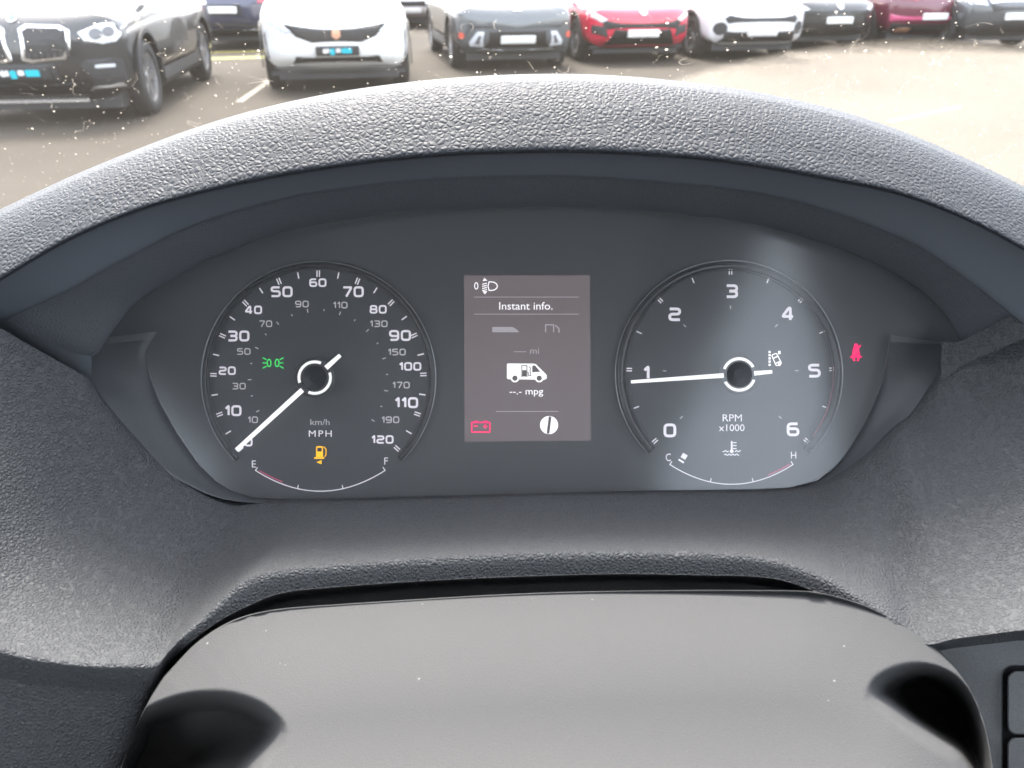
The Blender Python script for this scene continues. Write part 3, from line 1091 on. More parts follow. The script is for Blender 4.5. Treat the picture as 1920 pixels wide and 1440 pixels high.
def circ3(a, b, c):
    ax, ay, bx, by, cx, cy = a.x, a.z, b.x, b.z, c.x, c.z
    d = 2 * (ax * (by - cy) + bx * (cy - ay) + cx * (ay - by))
    ux = ((ax * ax + ay * ay) * (by - cy) + (bx * bx + by * by) * (cy - ay) + (cx * cx + cy * cy) * (ay - by)) / d
    uy = ((ax * ax + ay * ay) * (cx - bx) + (bx * bx + by * by) * (ax - cx) + (cx * cx + cy * cy) * (bx - ax)) / d
    return ux, uy, math.hypot(ax - ux, ay - uy)


def screen_mat(center):
    m = bpy.data.materials.new('dusty_windscreen')
    m.use_nodes = True
    t = m.node_tree
    N, Lk = t.nodes, t.links
    N.remove(N['Principled BSDF'])
    out = N['Material Output']
    tc = N.new('ShaderNodeTexCoord')

    def math_(op, a, b=None, c=None, clamp=False):
        n = N.new('ShaderNodeMath')
        n.operation = op
        n.use_clamp = clamp
        for i, v in enumerate((a, b, c)):
            if v is None:
                continue
            if isinstance(v, (int, float)):
                n.inputs[i].default_value = v
            else:
                Lk.new(v, n.inputs[i])
        return n.outputs[0]

    def sstep(v, lo, hi, a=0.0, b=1.0):
        n = N.new('ShaderNodeMapRange')
        n.interpolation_type = 'SMOOTHSTEP'
        Lk.new(v, n.inputs[0])
        for i, q in ((1, lo), (2, hi), (3, a), (4, b)):
            n.inputs[i].default_value = q
        return n.outputs[0]

    def noise(scale, detail=3, vec=None, rough=.55):
        n = N.new('ShaderNodeTexNoise')
        n.inputs['Scale'].default_value = scale
        n.inputs['Detail'].default_value = detail
        n.inputs['Roughness'].default_value = rough
        Lk.new(vec or tc.outputs['Object'], n.inputs['Vector'])
        return n.outputs['Fac']

    def specks(cell, rmax, keep, stretch=(1, 1, 1)):
        mp = N.new('ShaderNodeMapping')
        mp.inputs['Scale'].default_value = tuple(s / cell for s in stretch)
        mp.inputs['Rotation'].default_value = (0, R(25), 0)
        Lk.new(tc.outputs['Object'], mp.inputs['Vector'])
        v = N.new('ShaderNodeTexVoronoi')
        v.inputs['Scale'].default_value = 1
        Lk.new(mp.outputs[0], v.inputs['Vector'])
        sp = N.new('ShaderNodeSeparateColor')
        Lk.new(v.outputs['Color'], sp.inputs[0])
        rad = math_('MULTIPLY', math_('POWER', sp.outputs[0], 2.5), rmax / cell)
        here = math_('GREATER_THAN', keep, sp.outputs[1])
        soft = sstep(math_('DIVIDE', v.outputs['Distance'], math_('MAXIMUM', rad, .001)), .55, 1.1, 1, 0)
        return math_('MULTIPLY', soft, here)
    cx, cz, rr = center
    vm = N.new('ShaderNodeSeparateXYZ')
    Lk.new(tc.outputs['Object'], vm.inputs[0])
    dx = math_('SUBTRACT', vm.outputs[0], cx)
    dz = math_('SUBTRACT', vm.outputs[2], cz)
    dist = math_('SQRT', math_('ADD', math_('MULTIPLY', dx, dx), math_('MULTIPLY', dz, dz)))
    wob = math_('MULTIPLY_ADD', noise(60, 2), .004, dist)
    unswept = sstep(wob, rr - .004, rr + .006, 1, 0)          # inside the wiper's inner arc the dust stays
    cloud = noise(9, 4)
    clumps = sstep(noise(14, 3), .40, .72)
    fine = noise(420, 4, rough=.75)
    s1 = specks(.0065, .0016, math_('MULTIPLY_ADD', clumps, .45, .20), (1, 1, 1.25))
    s2 = specks(.0032, .0009, math_('MULTIPLY_ADD', clumps, .42, .20))
    s3 = specks(.026, .0026, .10, (.55, 1, 1.6))
    # hair-like dried streaks: thin iso-lines of a noise
    iso = math_('ABSOLUTE', math_('SUBTRACT', noise(34, 1), .5))
    hair = math_('MULTIPLY', sstep(iso, .002, .006, 1, 0), sstep(noise(42, 1), .56, .64))
    veil = math_('MULTIPLY_ADD', cloud, .022, .006)
    dusty = math_('MULTIPLY', unswept, math_('MULTIPLY_ADD', fine, .26, math_('MULTIPLY_ADD', cloud, .07, -.03)))
    f = math_('MAXIMUM', math_('MULTIPLY', s1, .68), math_('MULTIPLY', s2, .46))
    f = math_('MAXIMUM', f, math_('MULTIPLY', s3, .6))
    f = math_('MAXIMUM', f, math_('MULTIPLY', hair, .16))
    f = math_('ADD', math_('ADD', f, veil), dusty)
    f = math_('MINIMUM', f, .9)
    tr = N.new('ShaderNodeBsdfTransparent')
    tr.inputs[0].default_value = (.97, .98, .97, 1)
    df = N.new('ShaderNodeBsdfDiffuse')
    df.inputs[0].default_value = (.80, .72, .60, 1)
    tl = N.new('ShaderNodeBsdfTranslucent')
    tl.inputs[0].default_value = (.80, .72, .60, 1)
    md = N.new('ShaderNodeMixShader')
    md.inputs[0].default_value = .6
    Lk.new(df.outputs[0], md.inputs[1])
    Lk.new(tl.outputs[0], md.inputs[2])
    gl = N.new('ShaderNodeBsdfGlossy')
    gl.inputs['Roughness'].default_value = .02
    fr = thin_fresnel(t, 1.18)
    m1 = N.new('ShaderNodeMixShader')
    Lk.new(fr.outputs[0], m1.inputs[0])
    Lk.new(tr.outputs[0], m1.inputs[1])
    Lk.new(gl.outputs[0], m1.inputs[2])
    m2 = N.new('ShaderNodeMixShader')
    Lk.new(f, m2.inputs[0])
    Lk.new(m1.outputs[0], m2.inputs[1])
    Lk.new(md.outputs[0], m2.inputs[2])
    Lk.new(m2.outputs[0], out.inputs[0])
    MATS['dusty_windscreen'] = m
    return m


ws = obj('windscreen', vs, fs, MATS['side_glass'], None, smooth=True)
oc = WORLD[ws]
arc = circ3(*[on_screen(*q) - oc for q in ((1270, 148), (1600, 82), (1930, 92))])
ws.data.materials[0] = screen_mat(arc)
tag(ws, 'dusty van windscreen with dirt specks and a wiper arc above the dashboard', 'windscreen')
# screen pillars
for sx in (XL - .05, XR + .0):
    q = []
    for z in (WB.z - .02, WS_TOP + .03):
        y = ws_y(sx + .02, z)
        q += [(sx, y - .05, z), (sx + .05, y - .05, z), (sx + .05, y + .05, z), (sx, y + .05, z)]
    obj('screen_pillar', q, BOXF[:0] + [(0, 1, 5, 4), (1, 2, 6, 5), (2, 3, 7, 6), (3, 0, 4, 7), (3, 2, 1, 0), (4, 5, 6, 7)], M_cab, cabin)

# ================================================================== GROUND
def asphalt():
    m = bpy.data.materials.new('asphalt')
    m.use_nodes = True
    t = m.node_tree
    b = t.nodes['Principled BSDF']
    tc = t.nodes.new('ShaderNodeTexCoord')
    n1 = t.nodes.new('ShaderNodeTexNoise')
    n1.inputs['Scale'].default_value = .35
    n1.inputs['Detail'].default_value = 8
    n2 = t.nodes.new('ShaderNodeTexNoise')
    n2.inputs['Scale'].default_value = 60
    n2.inputs['Detail'].default_value = 3
    for n in (n1, n2):
        t.links.new(tc.outputs['Object'], n.inputs['Vector'])
    mx = t.nodes.new('ShaderNodeMath')
    mx.operation = 'MULTIPLY_ADD'
    mx.inputs[1].default_value = .35
    t.links.new(n2.outputs['Fac'], mx.inputs[0])
    t.links.new(n1.outputs['Fac'], mx.inputs[2])
    cr = t.nodes.new('ShaderNodeValToRGB')
    cr.color_ramp.elements[0].position = .45
    cr.color_ramp.elements[0].color = (.038, .0325, .0255, 1)
    cr.color_ramp.elements[1].position = .9
    cr.color_ramp.elements[1].color = (.061, .052, .041, 1)
    t.links.new(mx.outputs[0], cr.inputs[0])
    t.links.new(cr.outputs[0], b.inputs['Base Color'])
    b.inputs['Roughness'].default_value = .9
    b.inputs['Specular IOR Level'].default_value = .15
    bp = t.nodes.new('ShaderNodeBump')
    bp.inputs['Distance'].default_value = .01
    bp.inputs['Strength'].default_value = .4
    t.links.new(n2.outputs['Fac'], bp.inputs['Height'])
    t.links.new(bp.outputs[0], b.inputs['Normal'])
    return m


gr = obj('ground', [(-400, -400, 0), (400, -400, 0), (400, 800, 0), (-400, 800, 0)], [(0, 1, 2, 3)], asphalt())
tag(gr, kind='structure')


def marking(name, a, b, wd, m, label):
    a, b = Vector(a), Vector(b)
    d = (b - a).normalized()
    n = Vector((-d.y, d.x, 0)) * wd / 2
    zz = Vector((0, 0, .004))
    o = obj(name, [a + n + zz, a - n + zz, b - n + zz, b + n + zz], [(0, 1, 2, 3)], m)
    tag(o, kind='structure')
    return o


M_line = mat('line_paint', (.17, .155, .125), .8, noise=(25, .25, 0))
M_yellow = mat('yellow_paint', (.42, .36, .06), .8, noise=(12, .3, 0))
marking('parking_line', ground(448, 192), ground(512, 147), .09, M_line, '')
marking('parking_line', ground(1665, 229), ground(1800, 200), .07, M_line, '')
marking('yellow_line', ground(380, 99), ground(510, 96), .12, M_yellow, '')
marking('moss_strip', ground(380, 111), ground(505, 107), .45, mat('moss', (.16, .16, .05), .9, noise=(9, .5, 0)), '')

# ================================================================== CARS
M_tyre = mat('tyre', (.018, .018, .019), .8)
M_rim = mat('alloy_rim', (.55, .55, .56), .28, metal=.9)
M_clad = mat('black_cladding', (.022, .022, .024), .6)
M_grille = mat('grille_black', (.012, .012, .014), .35)
M_chrome = mat('chrome', (.75, .75, .76), .12, metal=1)
M_lamp = mat('headlamp_lens', (.55, .57, .60), .08, spec=.8, coat=1)
M_lampd = mat('headlamp_inner', (.10, .10, .11), .15, spec=.8)
M_tail = mat('tail_lamp', (.45, .01, .03), .15, spec=.7, coat=1)
M_plate = mat('plate_white', (.80, .80, .78), .35)
M_plated = mat('plate_dark', (.035, .036, .04), .4)
M_cyan = mat('print_cyan', (.01, .50, .62), .5)
M_wprint = mat('print_white', (.8, .8, .8), .5)
M_cglass = mat('car_glass', (.015, .018, .02), .04, spec=.8)
M_badge = mat('badge_silver', (.7, .7, .72), .2, metal=.8)
M_blue = mat('badge_blue', (.02, .12, .45), .3)
M_copper = mat('badge_copper', (.55, .28, .18), .3, metal=.5)


def body_mesh(W, Lg, z_nose, z_cowl, z_belt, zb=.24, n=4.2, fb=.26, K=48, nose_taper=.93):
    hw = W / 2
    stn = []
    zt0 = z_nose
    for s in (.03, .25, .45, .62, .76, .87, .94, .98):
        y = fb * s ** 3.2 * .98
        stn.append((y, hw * nose_taper * s, (zb + .02 + zt0) / 2 - (zt0 - zb) / 2 * s, (zb + .02 + zt0) / 2 + (zt0 - zb) / 2 * s))
    main = [(.0, nose_taper, 0), (.16, .965, .25), (.40, .99, .5), (.75, 1, .78), (1.10, 1, 1.0)]
    for dy, k, f in main:
        stn.append((fb + dy, hw * k, zb, z_nose + (z_cowl - z_nose) * f))
    for f in (.35, .5, .65, .8, .92):
        stn.append((Lg * f, hw, zb, z_cowl + (z_belt - z_cowl) * min(1, (f - .3) / .4)))
    rt = []
    for s in (.98, .93, .84, .70, .5, .25, .03):
        y = Lg - .24 * s ** 3
        rt.append((y, hw * .95 * s, (zb + .05 + z_belt) / 2 - (z_belt - zb - .05) / 2 * s, (zb + .05 + z_belt) / 2 + (z_belt - zb - .05) / 2 * s))
    stn += rt
    vs, fs = [], []
    for y, h, z0, z1 in stn:
        zc, hz = (z0 + z1) / 2, (z1 - z0) / 2
        for k in range(K):
            t = 2 * math.pi * (k + .5) / K
            c, s = math.cos(t), math.sin(t)
            x = h * math.copysign(abs(c) ** (2 / n), c)
            z = zc + hz * math.copysign(abs(s) ** (2 / n), s)
            vs.append(Vector((x, y, z)))
    for j in range(len(stn) - 1):
        for k in range(K):
            fs.append((j * K + k, j * K + (k + 1) % K, (j + 1) * K + (k + 1) % K, (j + 1) * K + k))
    fs.append(tuple(range(K))[::-1])
    fs.append(tuple((len(stn) - 1) * K + k for k in range(K)))
    return vs, fs


def cyl_x(x0, x1, y, z, r, n=28):
    vs = []
    for x in (x0, x1):
        vs += [Vector((x, y + r * math.cos(2 * math.pi * i / n), z + r * math.sin(2 * math.pi * i / n))) for i in range(n)]
    fs = [(i, (i + 1) % n, n + (i + 1) % n, n + i) for i in range(n)]
    return vs, fs + [tuple(range(n))[::-1], tuple(range(n, 2 * n))]


def boolean_cut(vs, fs, cutters):
    me = bpy.data.meshes.new('tmp')
    me.from_pydata(vs, [], fs)
    a = bpy.data.objects.new('tmp', me)
    C.objects.link(a)
    tmp = [a]
    for cv, cf in cutters:
        m2 = bpy.data.meshes.new('tmp')
        m2.from_pydata(cv, [], cf)
        bm = bmesh.new()
        bm.from_mesh(m2)
        bmesh.ops.recalc_face_normals(bm, faces=bm.faces)
        bm.to_mesh(m2)
        bm.free()
        b = bpy.data.objects.new('tmp', m2)
        C.objects.link(b)
        tmp.append(b)
        md = a.modifiers.new('cut', 'BOOLEAN')
        md.operation = 'DIFFERENCE'
        md.object = b
        md.solver = 'EXACT'
    bm = bmesh.new()
    bm.from_mesh(me)
    bmesh.ops.recalc_face_normals(bm, faces=bm.faces)
    bm.to_mesh(me)
    bm.free()
    dg = bpy.context.evaluated_depsgraph_get()
    r = bpy.data.meshes.new_from_object(a.evaluated_get(dg))
    V = [v.co.copy() for v in r.vertices]
    F = [tuple(p.vertices) for p in r.polygons]
    for o in tmp:
        d = o.data
        bpy.data.objects.remove(o)
        bpy.data.meshes.remove(d)
    bpy.data.meshes.remove(r)
    return V, F


WHEEL = {}


def wheel_geo(r, wd=.22):
    key = (round(r, 3), wd)
    if key in WHEEL:
        return WHEEL[key]
    n = 40
    prof = [(r * .66, -wd / 2 + .01), (r * .74, -wd / 2), (r * .92, -wd / 2 + .004), (r, -wd / 2 + .035), (r, wd / 2 - .035), (r * .92, wd / 2 - .004), (r * .74, wd / 2), (r * .66, wd / 2 - .01), (r * .64, 0)]
    k = len(prof)
    vs = [(x, q * math.cos(2 * math.pi * i / n), q * math.sin(2 * math.pi * i / n)) for i in range(n) for q, x in prof]
    fs = [(i * k + j, i * k + (j + 1) % k, ((i + 1) % n) * k + (j + 1) % k, ((i + 1) % n) * k + j) for i in range(n) for j in range(k)]
    # rim: barrel + five twin spokes + hub, facing +x
    rv, rf = [], []

    def add(v, f):
        o = len(rv)
        rv.extend(v)
        rf.extend(tuple(i + o for i in q) for q in f)
    bp = [(r * .665, wd / 2 - .015), (r * .60, wd / 2 - .02), (r * .58, wd / 2 - .10), (r * .12, wd / 2 - .10)]
    kb = len(bp)
    add([(x, q * math.cos(2 * math.pi * i / n), q * math.sin(2 * math.pi * i / n)) for i in range(n) for q, x in bp],
        [(i * kb + j, i * kb + j + 1, ((i + 1) % n) * kb + j + 1, ((i + 1) % n) * kb + j) for i in range(n) for j in range(kb - 1)])
    for s in range(5):
        for da in (-.13, .13):
            a = 2 * math.pi * s / 5 + da
            ca_, sa_ = math.cos(a), math.sin(a)
            q = []
            for rad, hw_, xx in ((r * .10, .018, wd / 2 - .045), (r * .63, .024, wd / 2 - .022)):
                for sg in (-1, 1):
                    q.append((xx, rad * ca_ - sg * hw_ * sa_, rad * sa_ + sg * hw_ * ca_))
                    q.append((xx - .05, rad * ca_ - sg * hw_ * sa_, rad * sa_ + sg * hw_ * ca_))
            add(q, [(0, 2, 6, 4), (0, 4, 5, 1), (2, 3, 7, 6)])
    hubv, hubf = cyl_x(wd / 2 - .06, wd / 2 - .035, 0, 0, r * .17, 16)
    add([tuple(v) for v in hubv], hubf)
    WHEEL[key] = (vs, fs, rv, rf)
    return WHEEL[key]


def car(name, label, front, yaw, spec, group='parked cars in the sales row', cat='car'):
    """front: world point under the middle of the front (or visible) bumper"""
    t = thing(name, (front[0], front[1], 0), label, cat, group, R(yaw))
    WORLD[t] = Vector((0, 0, 0))
    W, Lg = spec['W'], spec['L']
    paint = spec['paint']
    vs, fs = body_mesh(W, Lg, spec['nose'], spec['cowl'], spec['belt'], spec.get('zb', .24), fb=spec.get('fb', .26), n=spec.get('n', 4.2), nose_taper=spec.get('taper', .93))
    bvh = BVHTree.FromPolygons(vs, fs)
    wr = spec.get('wr', .35)
    ya, yr = spec.get('ya', .90), spec.get('ya', .90) + spec.get('wb', 2.7)
    hw = W / 2
    cut = []
    for y in (ya, yr):
        for s in (-1, 1):
            a, b = sorted((s * (hw - .34), s * (hw + .2)))
            cut.append(cyl_x(a, b, y, wr, wr + .06))
    V, F = boolean_cut(vs, fs, cut)
    bo = obj('body', V, F, paint, t, smooth=False)
    bo.data.polygons.foreach_set('use_smooth', [True] * len(F))
    try:
        bo.data.set_sharp_from_angle(angle=R(38))
    except Exception:
        pass
    for y in (ya, yr):
        for s in (-1, 1):
            tv, tf, rv, rf = wheel_geo(wr)
            mv = lambda q: (s * (q[0] + hw - .125), y + s * q[1], wr + q[2])
            wh = obj('wheel', [mv(q) for q in tv], tf, M_tyre, t, smooth=True)
            obj('rim', [mv(q) for q in rv], rf, spec.get('rim', M_rim), wh)
            # arch lip
            pr, k = [(wr + .06, -.002), (wr + .10, -.002), (wr + .10, .012), (wr + .062, .016)], 4
            av, af = [], []
            nn = 24
            for i in range(nn + 1):
                a = R(-8 + 196 * i / nn)
                for q, x in pr:
                    av.append((s * (hw - .004 + x), y + q * math.cos(a), wr + q * math.sin(a)))
            for i in range(nn):
                for j in range(k):
                    af.append((i * k + j, i * k + (j + 1) % k, (i + 1) * k + (j + 1) % k, (i + 1) * k + j))
            obj('arch_lip', av, af, spec.get('clad', M_clad), t)
    box('underbody', (-hw * .80, .32, .15), (hw * .80, Lg - .35, .30), M_clad, t)  # dark slab added to block light and deepen the shade under the car
    # greenhouse: glass, then roof skin and pillars
    y0, y1 = spec['cowl_y'], Lg * spec.get('gh1', .96)
    zr = spec['H']
    zb_ = spec['belt'] - .06
    lev = [(0, y0, y1, hw * .90), (.35, y0 + .27, y1 - .10, hw * .85), (.7, y0 + .56, y1 - .24, hw * .76), (.93, y0 + .80, y1 - .38, hw * .68)]
    K = 40

    def ringpts(z, ya_, yb_, h):
        cy, hy = (ya_ + yb_) / 2, (yb_ - ya_) / 2
        out = []
        for k in range(K):
            a = 2 * math.pi * (k + .5) / K
            c, s = math.cos(a), math.sin(a)
            out.append(Vector((h * math.copysign(abs(c) ** .38, c), cy + hy * math.copysign(abs(s) ** .42, s), z)))
        return out
    gv = []
    for f, a, b, h in lev:
        gv += ringpts(zb_ + (zr - zb_) * f, a, b, h)
    gf = [(j * K + k, j * K + (k + 1) % K, (j + 1) * K + (k + 1) % K, (j + 1) * K + k) for j in range(3) for k in range(K)]
    obj('cabin_glass', gv, gf, M_cglass, t, smooth=True)
    f, a, b, h = lev[-1]
    rvv = ringpts(zb_ + (zr - zb_) * .91, a - .02, b + .02, h + .015) + ringpts(zb_ + (zr - zb_) * .985, a + .10, b - .10, h * .93) + ringpts(zr, a + .4, b - .4, h * .6)
    rff = [(j * K + k, j * K + (k + 1) % K, (j + 1) * K + (k + 1) % K, (j + 1) * K + k) for j in range(2) for k in range(K)] + [tuple(range(2 * K, 3 * K))]
    obj('roof', rvv, rff, spec.get('roofm', paint), t, smooth=True)
    for s in (-1, 1):
        for (ys, ye) in ((y0 + .10, y0 + .86), (Lg * .55, Lg * .545), (y1 - .16, y1 - .46)):
            q = []
            for yy, zz, xx in ((ys, zb_ - .02, hw * .905), (ye, zb_ + (zr - zb_) * .93, hw * .70)):
                q += [(s * xx, yy - .045, zz), (s * (xx + .012), yy - .045, zz), (s * (xx + .012), yy + .045, zz), (s * xx, yy + .045, zz)]
            obj('pillar', q, [(0, 1, 5, 4), (1, 2, 6, 5), (2, 3, 7, 6), (3, 0, 4, 7)], paint, t)
        # door mirror
        cx_, cy_, cz_ = s * (hw + .10), y0 + .42, spec['belt'] + .05
        mv, mf = [], []
        for j in range(7):
            ph = -math.pi / 2 + math.pi * j / 6
            for k in range(12):
                a = 2 * math.pi * k / 12
                mv.append((cx_ + .12 * math.cos(ph) ** .6 * math.copysign(abs(math.cos(a)) ** .6, math.cos(a)), cy_ + .07 * math.cos(ph) ** .6 * math.copysign(abs(math.sin(a)) ** .6, math.sin(a)), cz_ + .075 * math.sin(ph)))
        mf = [(j * 12 + k, j * 12 + (k + 1) % 12, (j + 1) * 12 + (k + 1) % 12, (j + 1) * 12 + k) for j in range(6) for k in range(12)]
        obj('door_mirror', mv, mf, paint, t, smooth=True)
        # sill strip and door cut lines
        obj('sill', [(s * (hw - .012), ya + wr + .1, .25), (s * (hw - .012), yr - wr - .1, .25), (s * (hw + .012), yr - wr - .1, .30), (s * (hw + .012), ya + wr + .1, .30), (s * (hw - .002), yr - wr - .1, .42), (s * (hw - .002), ya + wr + .1, .42)],
            [(0, 1, 2, 3), (3, 2, 4, 5)], spec.get('clad', M_clad), t)
    # ---- pieces moulded to the end of the body that is in view
    for pc in spec['front']:
        nm, poly, m, off = pc[:4]
        mirror = pc[4] if len(pc) > 4 else False
        for sg in ((1, -1) if mirror else (1,)):
            front_piece(nm, [(x * sg, z) for x, z in poly], m, off, bvh, t)
    return t, bvh


def front_piece(nm, poly, m, off, bvh, parent, step=.05, depth=.03):
    v2, f2 = filled(poly, step)
    n = len(v2)

    def yy(x, z):
        h = bvh.ray_cast(Vector((x, -3, z)), Vector((0, 1, 0)))
        if h[0] is None:
            h = bvh.find_nearest(Vector((x, .3, z)))
        return h[0].y
    V = [(x, yy(x, z) - off, z) for x, z in v2]
    V += [(x, y + depth, z) for x, y, z in V]
    out = []
    for f in f2:
        a = sum(v2[f[i - 1]][0] * v2[f[i]][1] - v2[f[i]][0] * v2[f[i - 1]][1] for i in range(len(f)))
        out.append(f if a > 0 else f[::-1])
    cnt = set((f[i - 1], f[i]) for f in out for i in range(len(f)))
    sk = [e for e in cnt if (e[1], e[0]) not in cnt]
    return obj(nm, V, out + [(b, a, a + n, b + n) for a, b in sk], m, parent, smooth=False)


def rect(x0, z0, x1, z1, r=.02):
    return [(x, z) for x, z in rrect(x0, z0, x1, z1, r, 3)]


def circ(x, z, r, n=20):
    return [(x + r * math.cos(2 * math.pi * i / n), z + r * math.sin(2 * math.pi * i / n)) for i in range(n)]


def plate_pieces(z, white=True, cx=0):
    w2, h2 = .26, .056
    out = [('number_plate', rect(cx - w2, z - h2, cx + w2, z + h2, .012), M_plate if white else M_plated, .035)]
    if not white:      # dealer plate: white and cyan word mark
        out += [('plate_print', circ(cx - .15, z, .028, 12), M_wprint, .038), ('plate_print', rect(cx - .125, z - .022, cx - .10, z + .03, .008), M_wprint, .038),
                ('plate_print', rect(cx - .09, z - .045, cx - .035, z + .028, .012), M_cyan, .038),
                ('plate_print', rect(cx - .02, z - .018, cx + .035, z + .028, .012), M_wprint, .038),
                ('plate_print', rect(cx + .045, z - .028, cx + .17, z + .03, .01), M_cyan, .038)]
    return out


def paint(name, col, metal=.0, rough=.28):
    return mat(name, col, rough, metal=metal, spec=.5, coat=1)


def on_line(px, depth, z=.5):
    """ground point under the photo column px at camera depth"""
    y = (depth - (CAM.z - z) * math.sin(PITCH)) / math.cos(PITCH)
    return ((px - 960) / FPX * depth, y)


YAW = 9
# 1 -- dark grey SUV with twin kidney grille
P_grey = paint('paint_dark_grey', (.016, .017, .019), .2)
kid = [(.045, .63), (.06, .90), (.12, .935), (.42, .925), (.50, .88), (.475, .72), (.42, .635), (.12, .61)]


def scale_poly(poly, k):
    cx = sum(p[0] for p in poly) / len(poly)
    cz = sum(p[1] for p in poly) / len(poly)
    return [(cx + (x - cx) * k, cz + (z - cz) * k) for x, z in poly]


fr = [('grille_surround', kid, M_chrome, .012, True), ('kidney_grille', scale_poly(kid, .84), M_grille, .020, True)]
for q in range(7):
    x = .12 + q * .055
    fr.append(('grille_slat', [(x - .009, .66), (x + .009, .66), (x + .009, .89), (x - .009, .89)], M_clad, .027, True))
fr += [('badge', circ(0, 1.0, .045), M_badge, .016), ('badge_field', circ(0, 1.0, .032), M_blue, .020),
       ('headlight', [(.56, .86), (.60, .79), (.74, .755), (.84, .77), (.885, .82), (.90, .90), (.86, .955), (.74, .93)], M_lamp, .012, True),
       ('headlight_core', circ(.70, .845, .05), M_lampd, .02, True), ('headlight_core', circ(.80, .86, .045), M_lampd, .02, True),
       ('bumper_intake', [(.52, .58), (.57, .62), (.80, .63), (.86, .60), (.87, .40), (.80, .32), (.60, .34)], M_clad, .012, True),
       ('fog_lamp', rect(.64, .545, .80, .575, .012), M_lamp, .02, True),
       ('plate_holder', rect(-.33, .44, .33, .60, .02), M_clad, .020),
       ('lower_intake', [(-.50, .28), (.50, .28), (.46, .42), (-.46, .42)], M_grille, .012),
       ('bumper_blade', [(.52, .335), (.84, .36), (.82, .395), (.58, .375)], M_badge, .022, True),
       ('skid_strip', rect(-.45, .215, .45, .262, .01), M_badge, .012)]
fr += plate_pieces(.52, False)
fc = ground(300, 212)
yaw1 = 8.5
axd = Vector((-math.sin(R(yaw1)), math.cos(R(yaw1)), 0))
lat = Vector((math.cos(R(yaw1)), math.sin(R(yaw1)), 0))
f1 = Vector((fc.x, fc.y, 0)) - axd * .88 - lat * .93
s1 = dict(W=1.89, L=4.70, H=1.67, nose=1.06, cowl=1.18, belt=1.16, paint=P_grey, wr=.37, ya=.88, wb=2.86, cowl_y=1.25, front=fr, n=4.6, taper=.95, fb=.30)
car('parked_car', 'dark grey SUV with twin rounded chrome grilles and a dark plate', f1, yaw1, s1)

# 2 -- white SUV
P_white = paint('paint_white', (.78, .78, .76))
fr = [('grille', [(-.62, .80), (-.48, .66), (-.30, .595), (.30, .595), (.48, .66), (.62, .80), (.40, .765), (-.40, .765)], M_grille, .010)]
for q in range(5):
    zq = .625 + q * .03
    fr.append(('grille_bar', [(-.32 - q * .045, zq), (.32 + q * .045, zq), (.32 + q * .045, zq + .008), (-.32 - q * .045, zq + .008)], M_clad, .016))
for q in range(6):
    x = .52 + q * .055
    fr.append(('side_slat', [(x, .60 + q * .006), (x + .012, .60 + q * .006), (x + .03, .72 + q * .012), (x + .02, .72 + q * .012)], mat('white_shade', (.5, .5, .49), .4), .010, True))
fr += [('headlight', [(.52, .715), (.60, .695), (.66, .74), (.82, .80), (.855, .93), (.82, .95), (.70, .84)], M_lamp, .014, True),
       ('light_fang', [(.825, .40), (.85, .40), (.87, .66), (.845, .72)], M_lampd, .012, True),
       ('lower_intake', [(-.55, .345), (.55, .345), (.50, .435), (-.50, .435)], M_grille, .012),
       ('bumper_skid', [(-.80, .295), (-.55, .255), (.55, .255), (.80, .295), (.50, .33), (-.50, .33)], mat('skid_silver', (.6, .6, .62), .3, metal=.4), .016),
       ('underbody', [(-.84, .20), (.84, .20), (.82, .25), (-.82, .25)], M_clad, .006),
       ('badge', [(-.045, .735), (-.05, .66), (0, .625), (.05, .66), (.045, .735)], M_copper, .022)]
fr += plate_pieces(.50, False)
x2, y2 = on_line(633, 9.35)
s2 = dict(W=1.86, L=4.45, H=1.62, nose=.99, cowl=1.12, belt=1.11, paint=P_white, wr=.35, ya=.90, wb=2.68, cowl_y=1.2, front=fr, fb=.34, n=4.4, taper=.93)
car('parked_car', 'white SUV with a wide dark mesh grille and slatted sides', (x2, y2), 12, s2)

# 3 -- grey crossover
P_kg = paint('paint_mid_grey', (.085, .092, .098), .25)
fr = [('light_bar', [(-.80, .800), (.80, .800), (.80, .812), (-.80, .812)], M_lamp, .008),
      ('nose_panel', [(-.66, .60), (.66, .60), (.72, .65), (-.72, .65)], M_grille, .010),
      ('bumper_cladding', [(-.82, .26), (.82, .26), (.84, .40), (.74, .52), (.66, .61), (-.66, .61), (-.74, .52), (-.84, .40)], mat('clad_grey', (.07, .075, .08), .55), .010),
      ('lower_intake', [(-.50, .33), (.50, .33), (.42, .56), (-.42, .56)], M_grille, .016),
      ('headlight', [(.50, .34), (.70, .36), (.71, .42), (.60, .56), (.50, .56), (.52, .46)], M_lamp, .020, True),
      ('headlight_core', [(.57, .39), (.64, .40), (.58, .51), (.545, .50)], M_lampd, .028, True),
      ('skid_strip', [(-.66, .275), (.66, .275), (.56, .318), (-.56, .318)], M_badge, .016), ('side_marker', circ(.82, .50, .045, 12), mat('marker_red', (.6, .10, .06), .3), .012, True),
      ('badge', [(-.085, .865), (-.06, .90), (.06, .90), (.085, .865), (.06, .83), (-.06, .83)], M_badge, .014)]
fr += plate_pieces(.45, True)
x3, y3 = on_line(972, 11.3)
s3 = dict(W=1.83, L=4.35, H=1.58, nose=.93, cowl=1.06, belt=1.06, paint=P_kg, wr=.34, ya=.86, wb=2.66, cowl_y=1.15, front=fr, taper=.94)
car('parked_car', 'grey crossover with low set headlights and a white plate', (x3, y3), 12, s3)

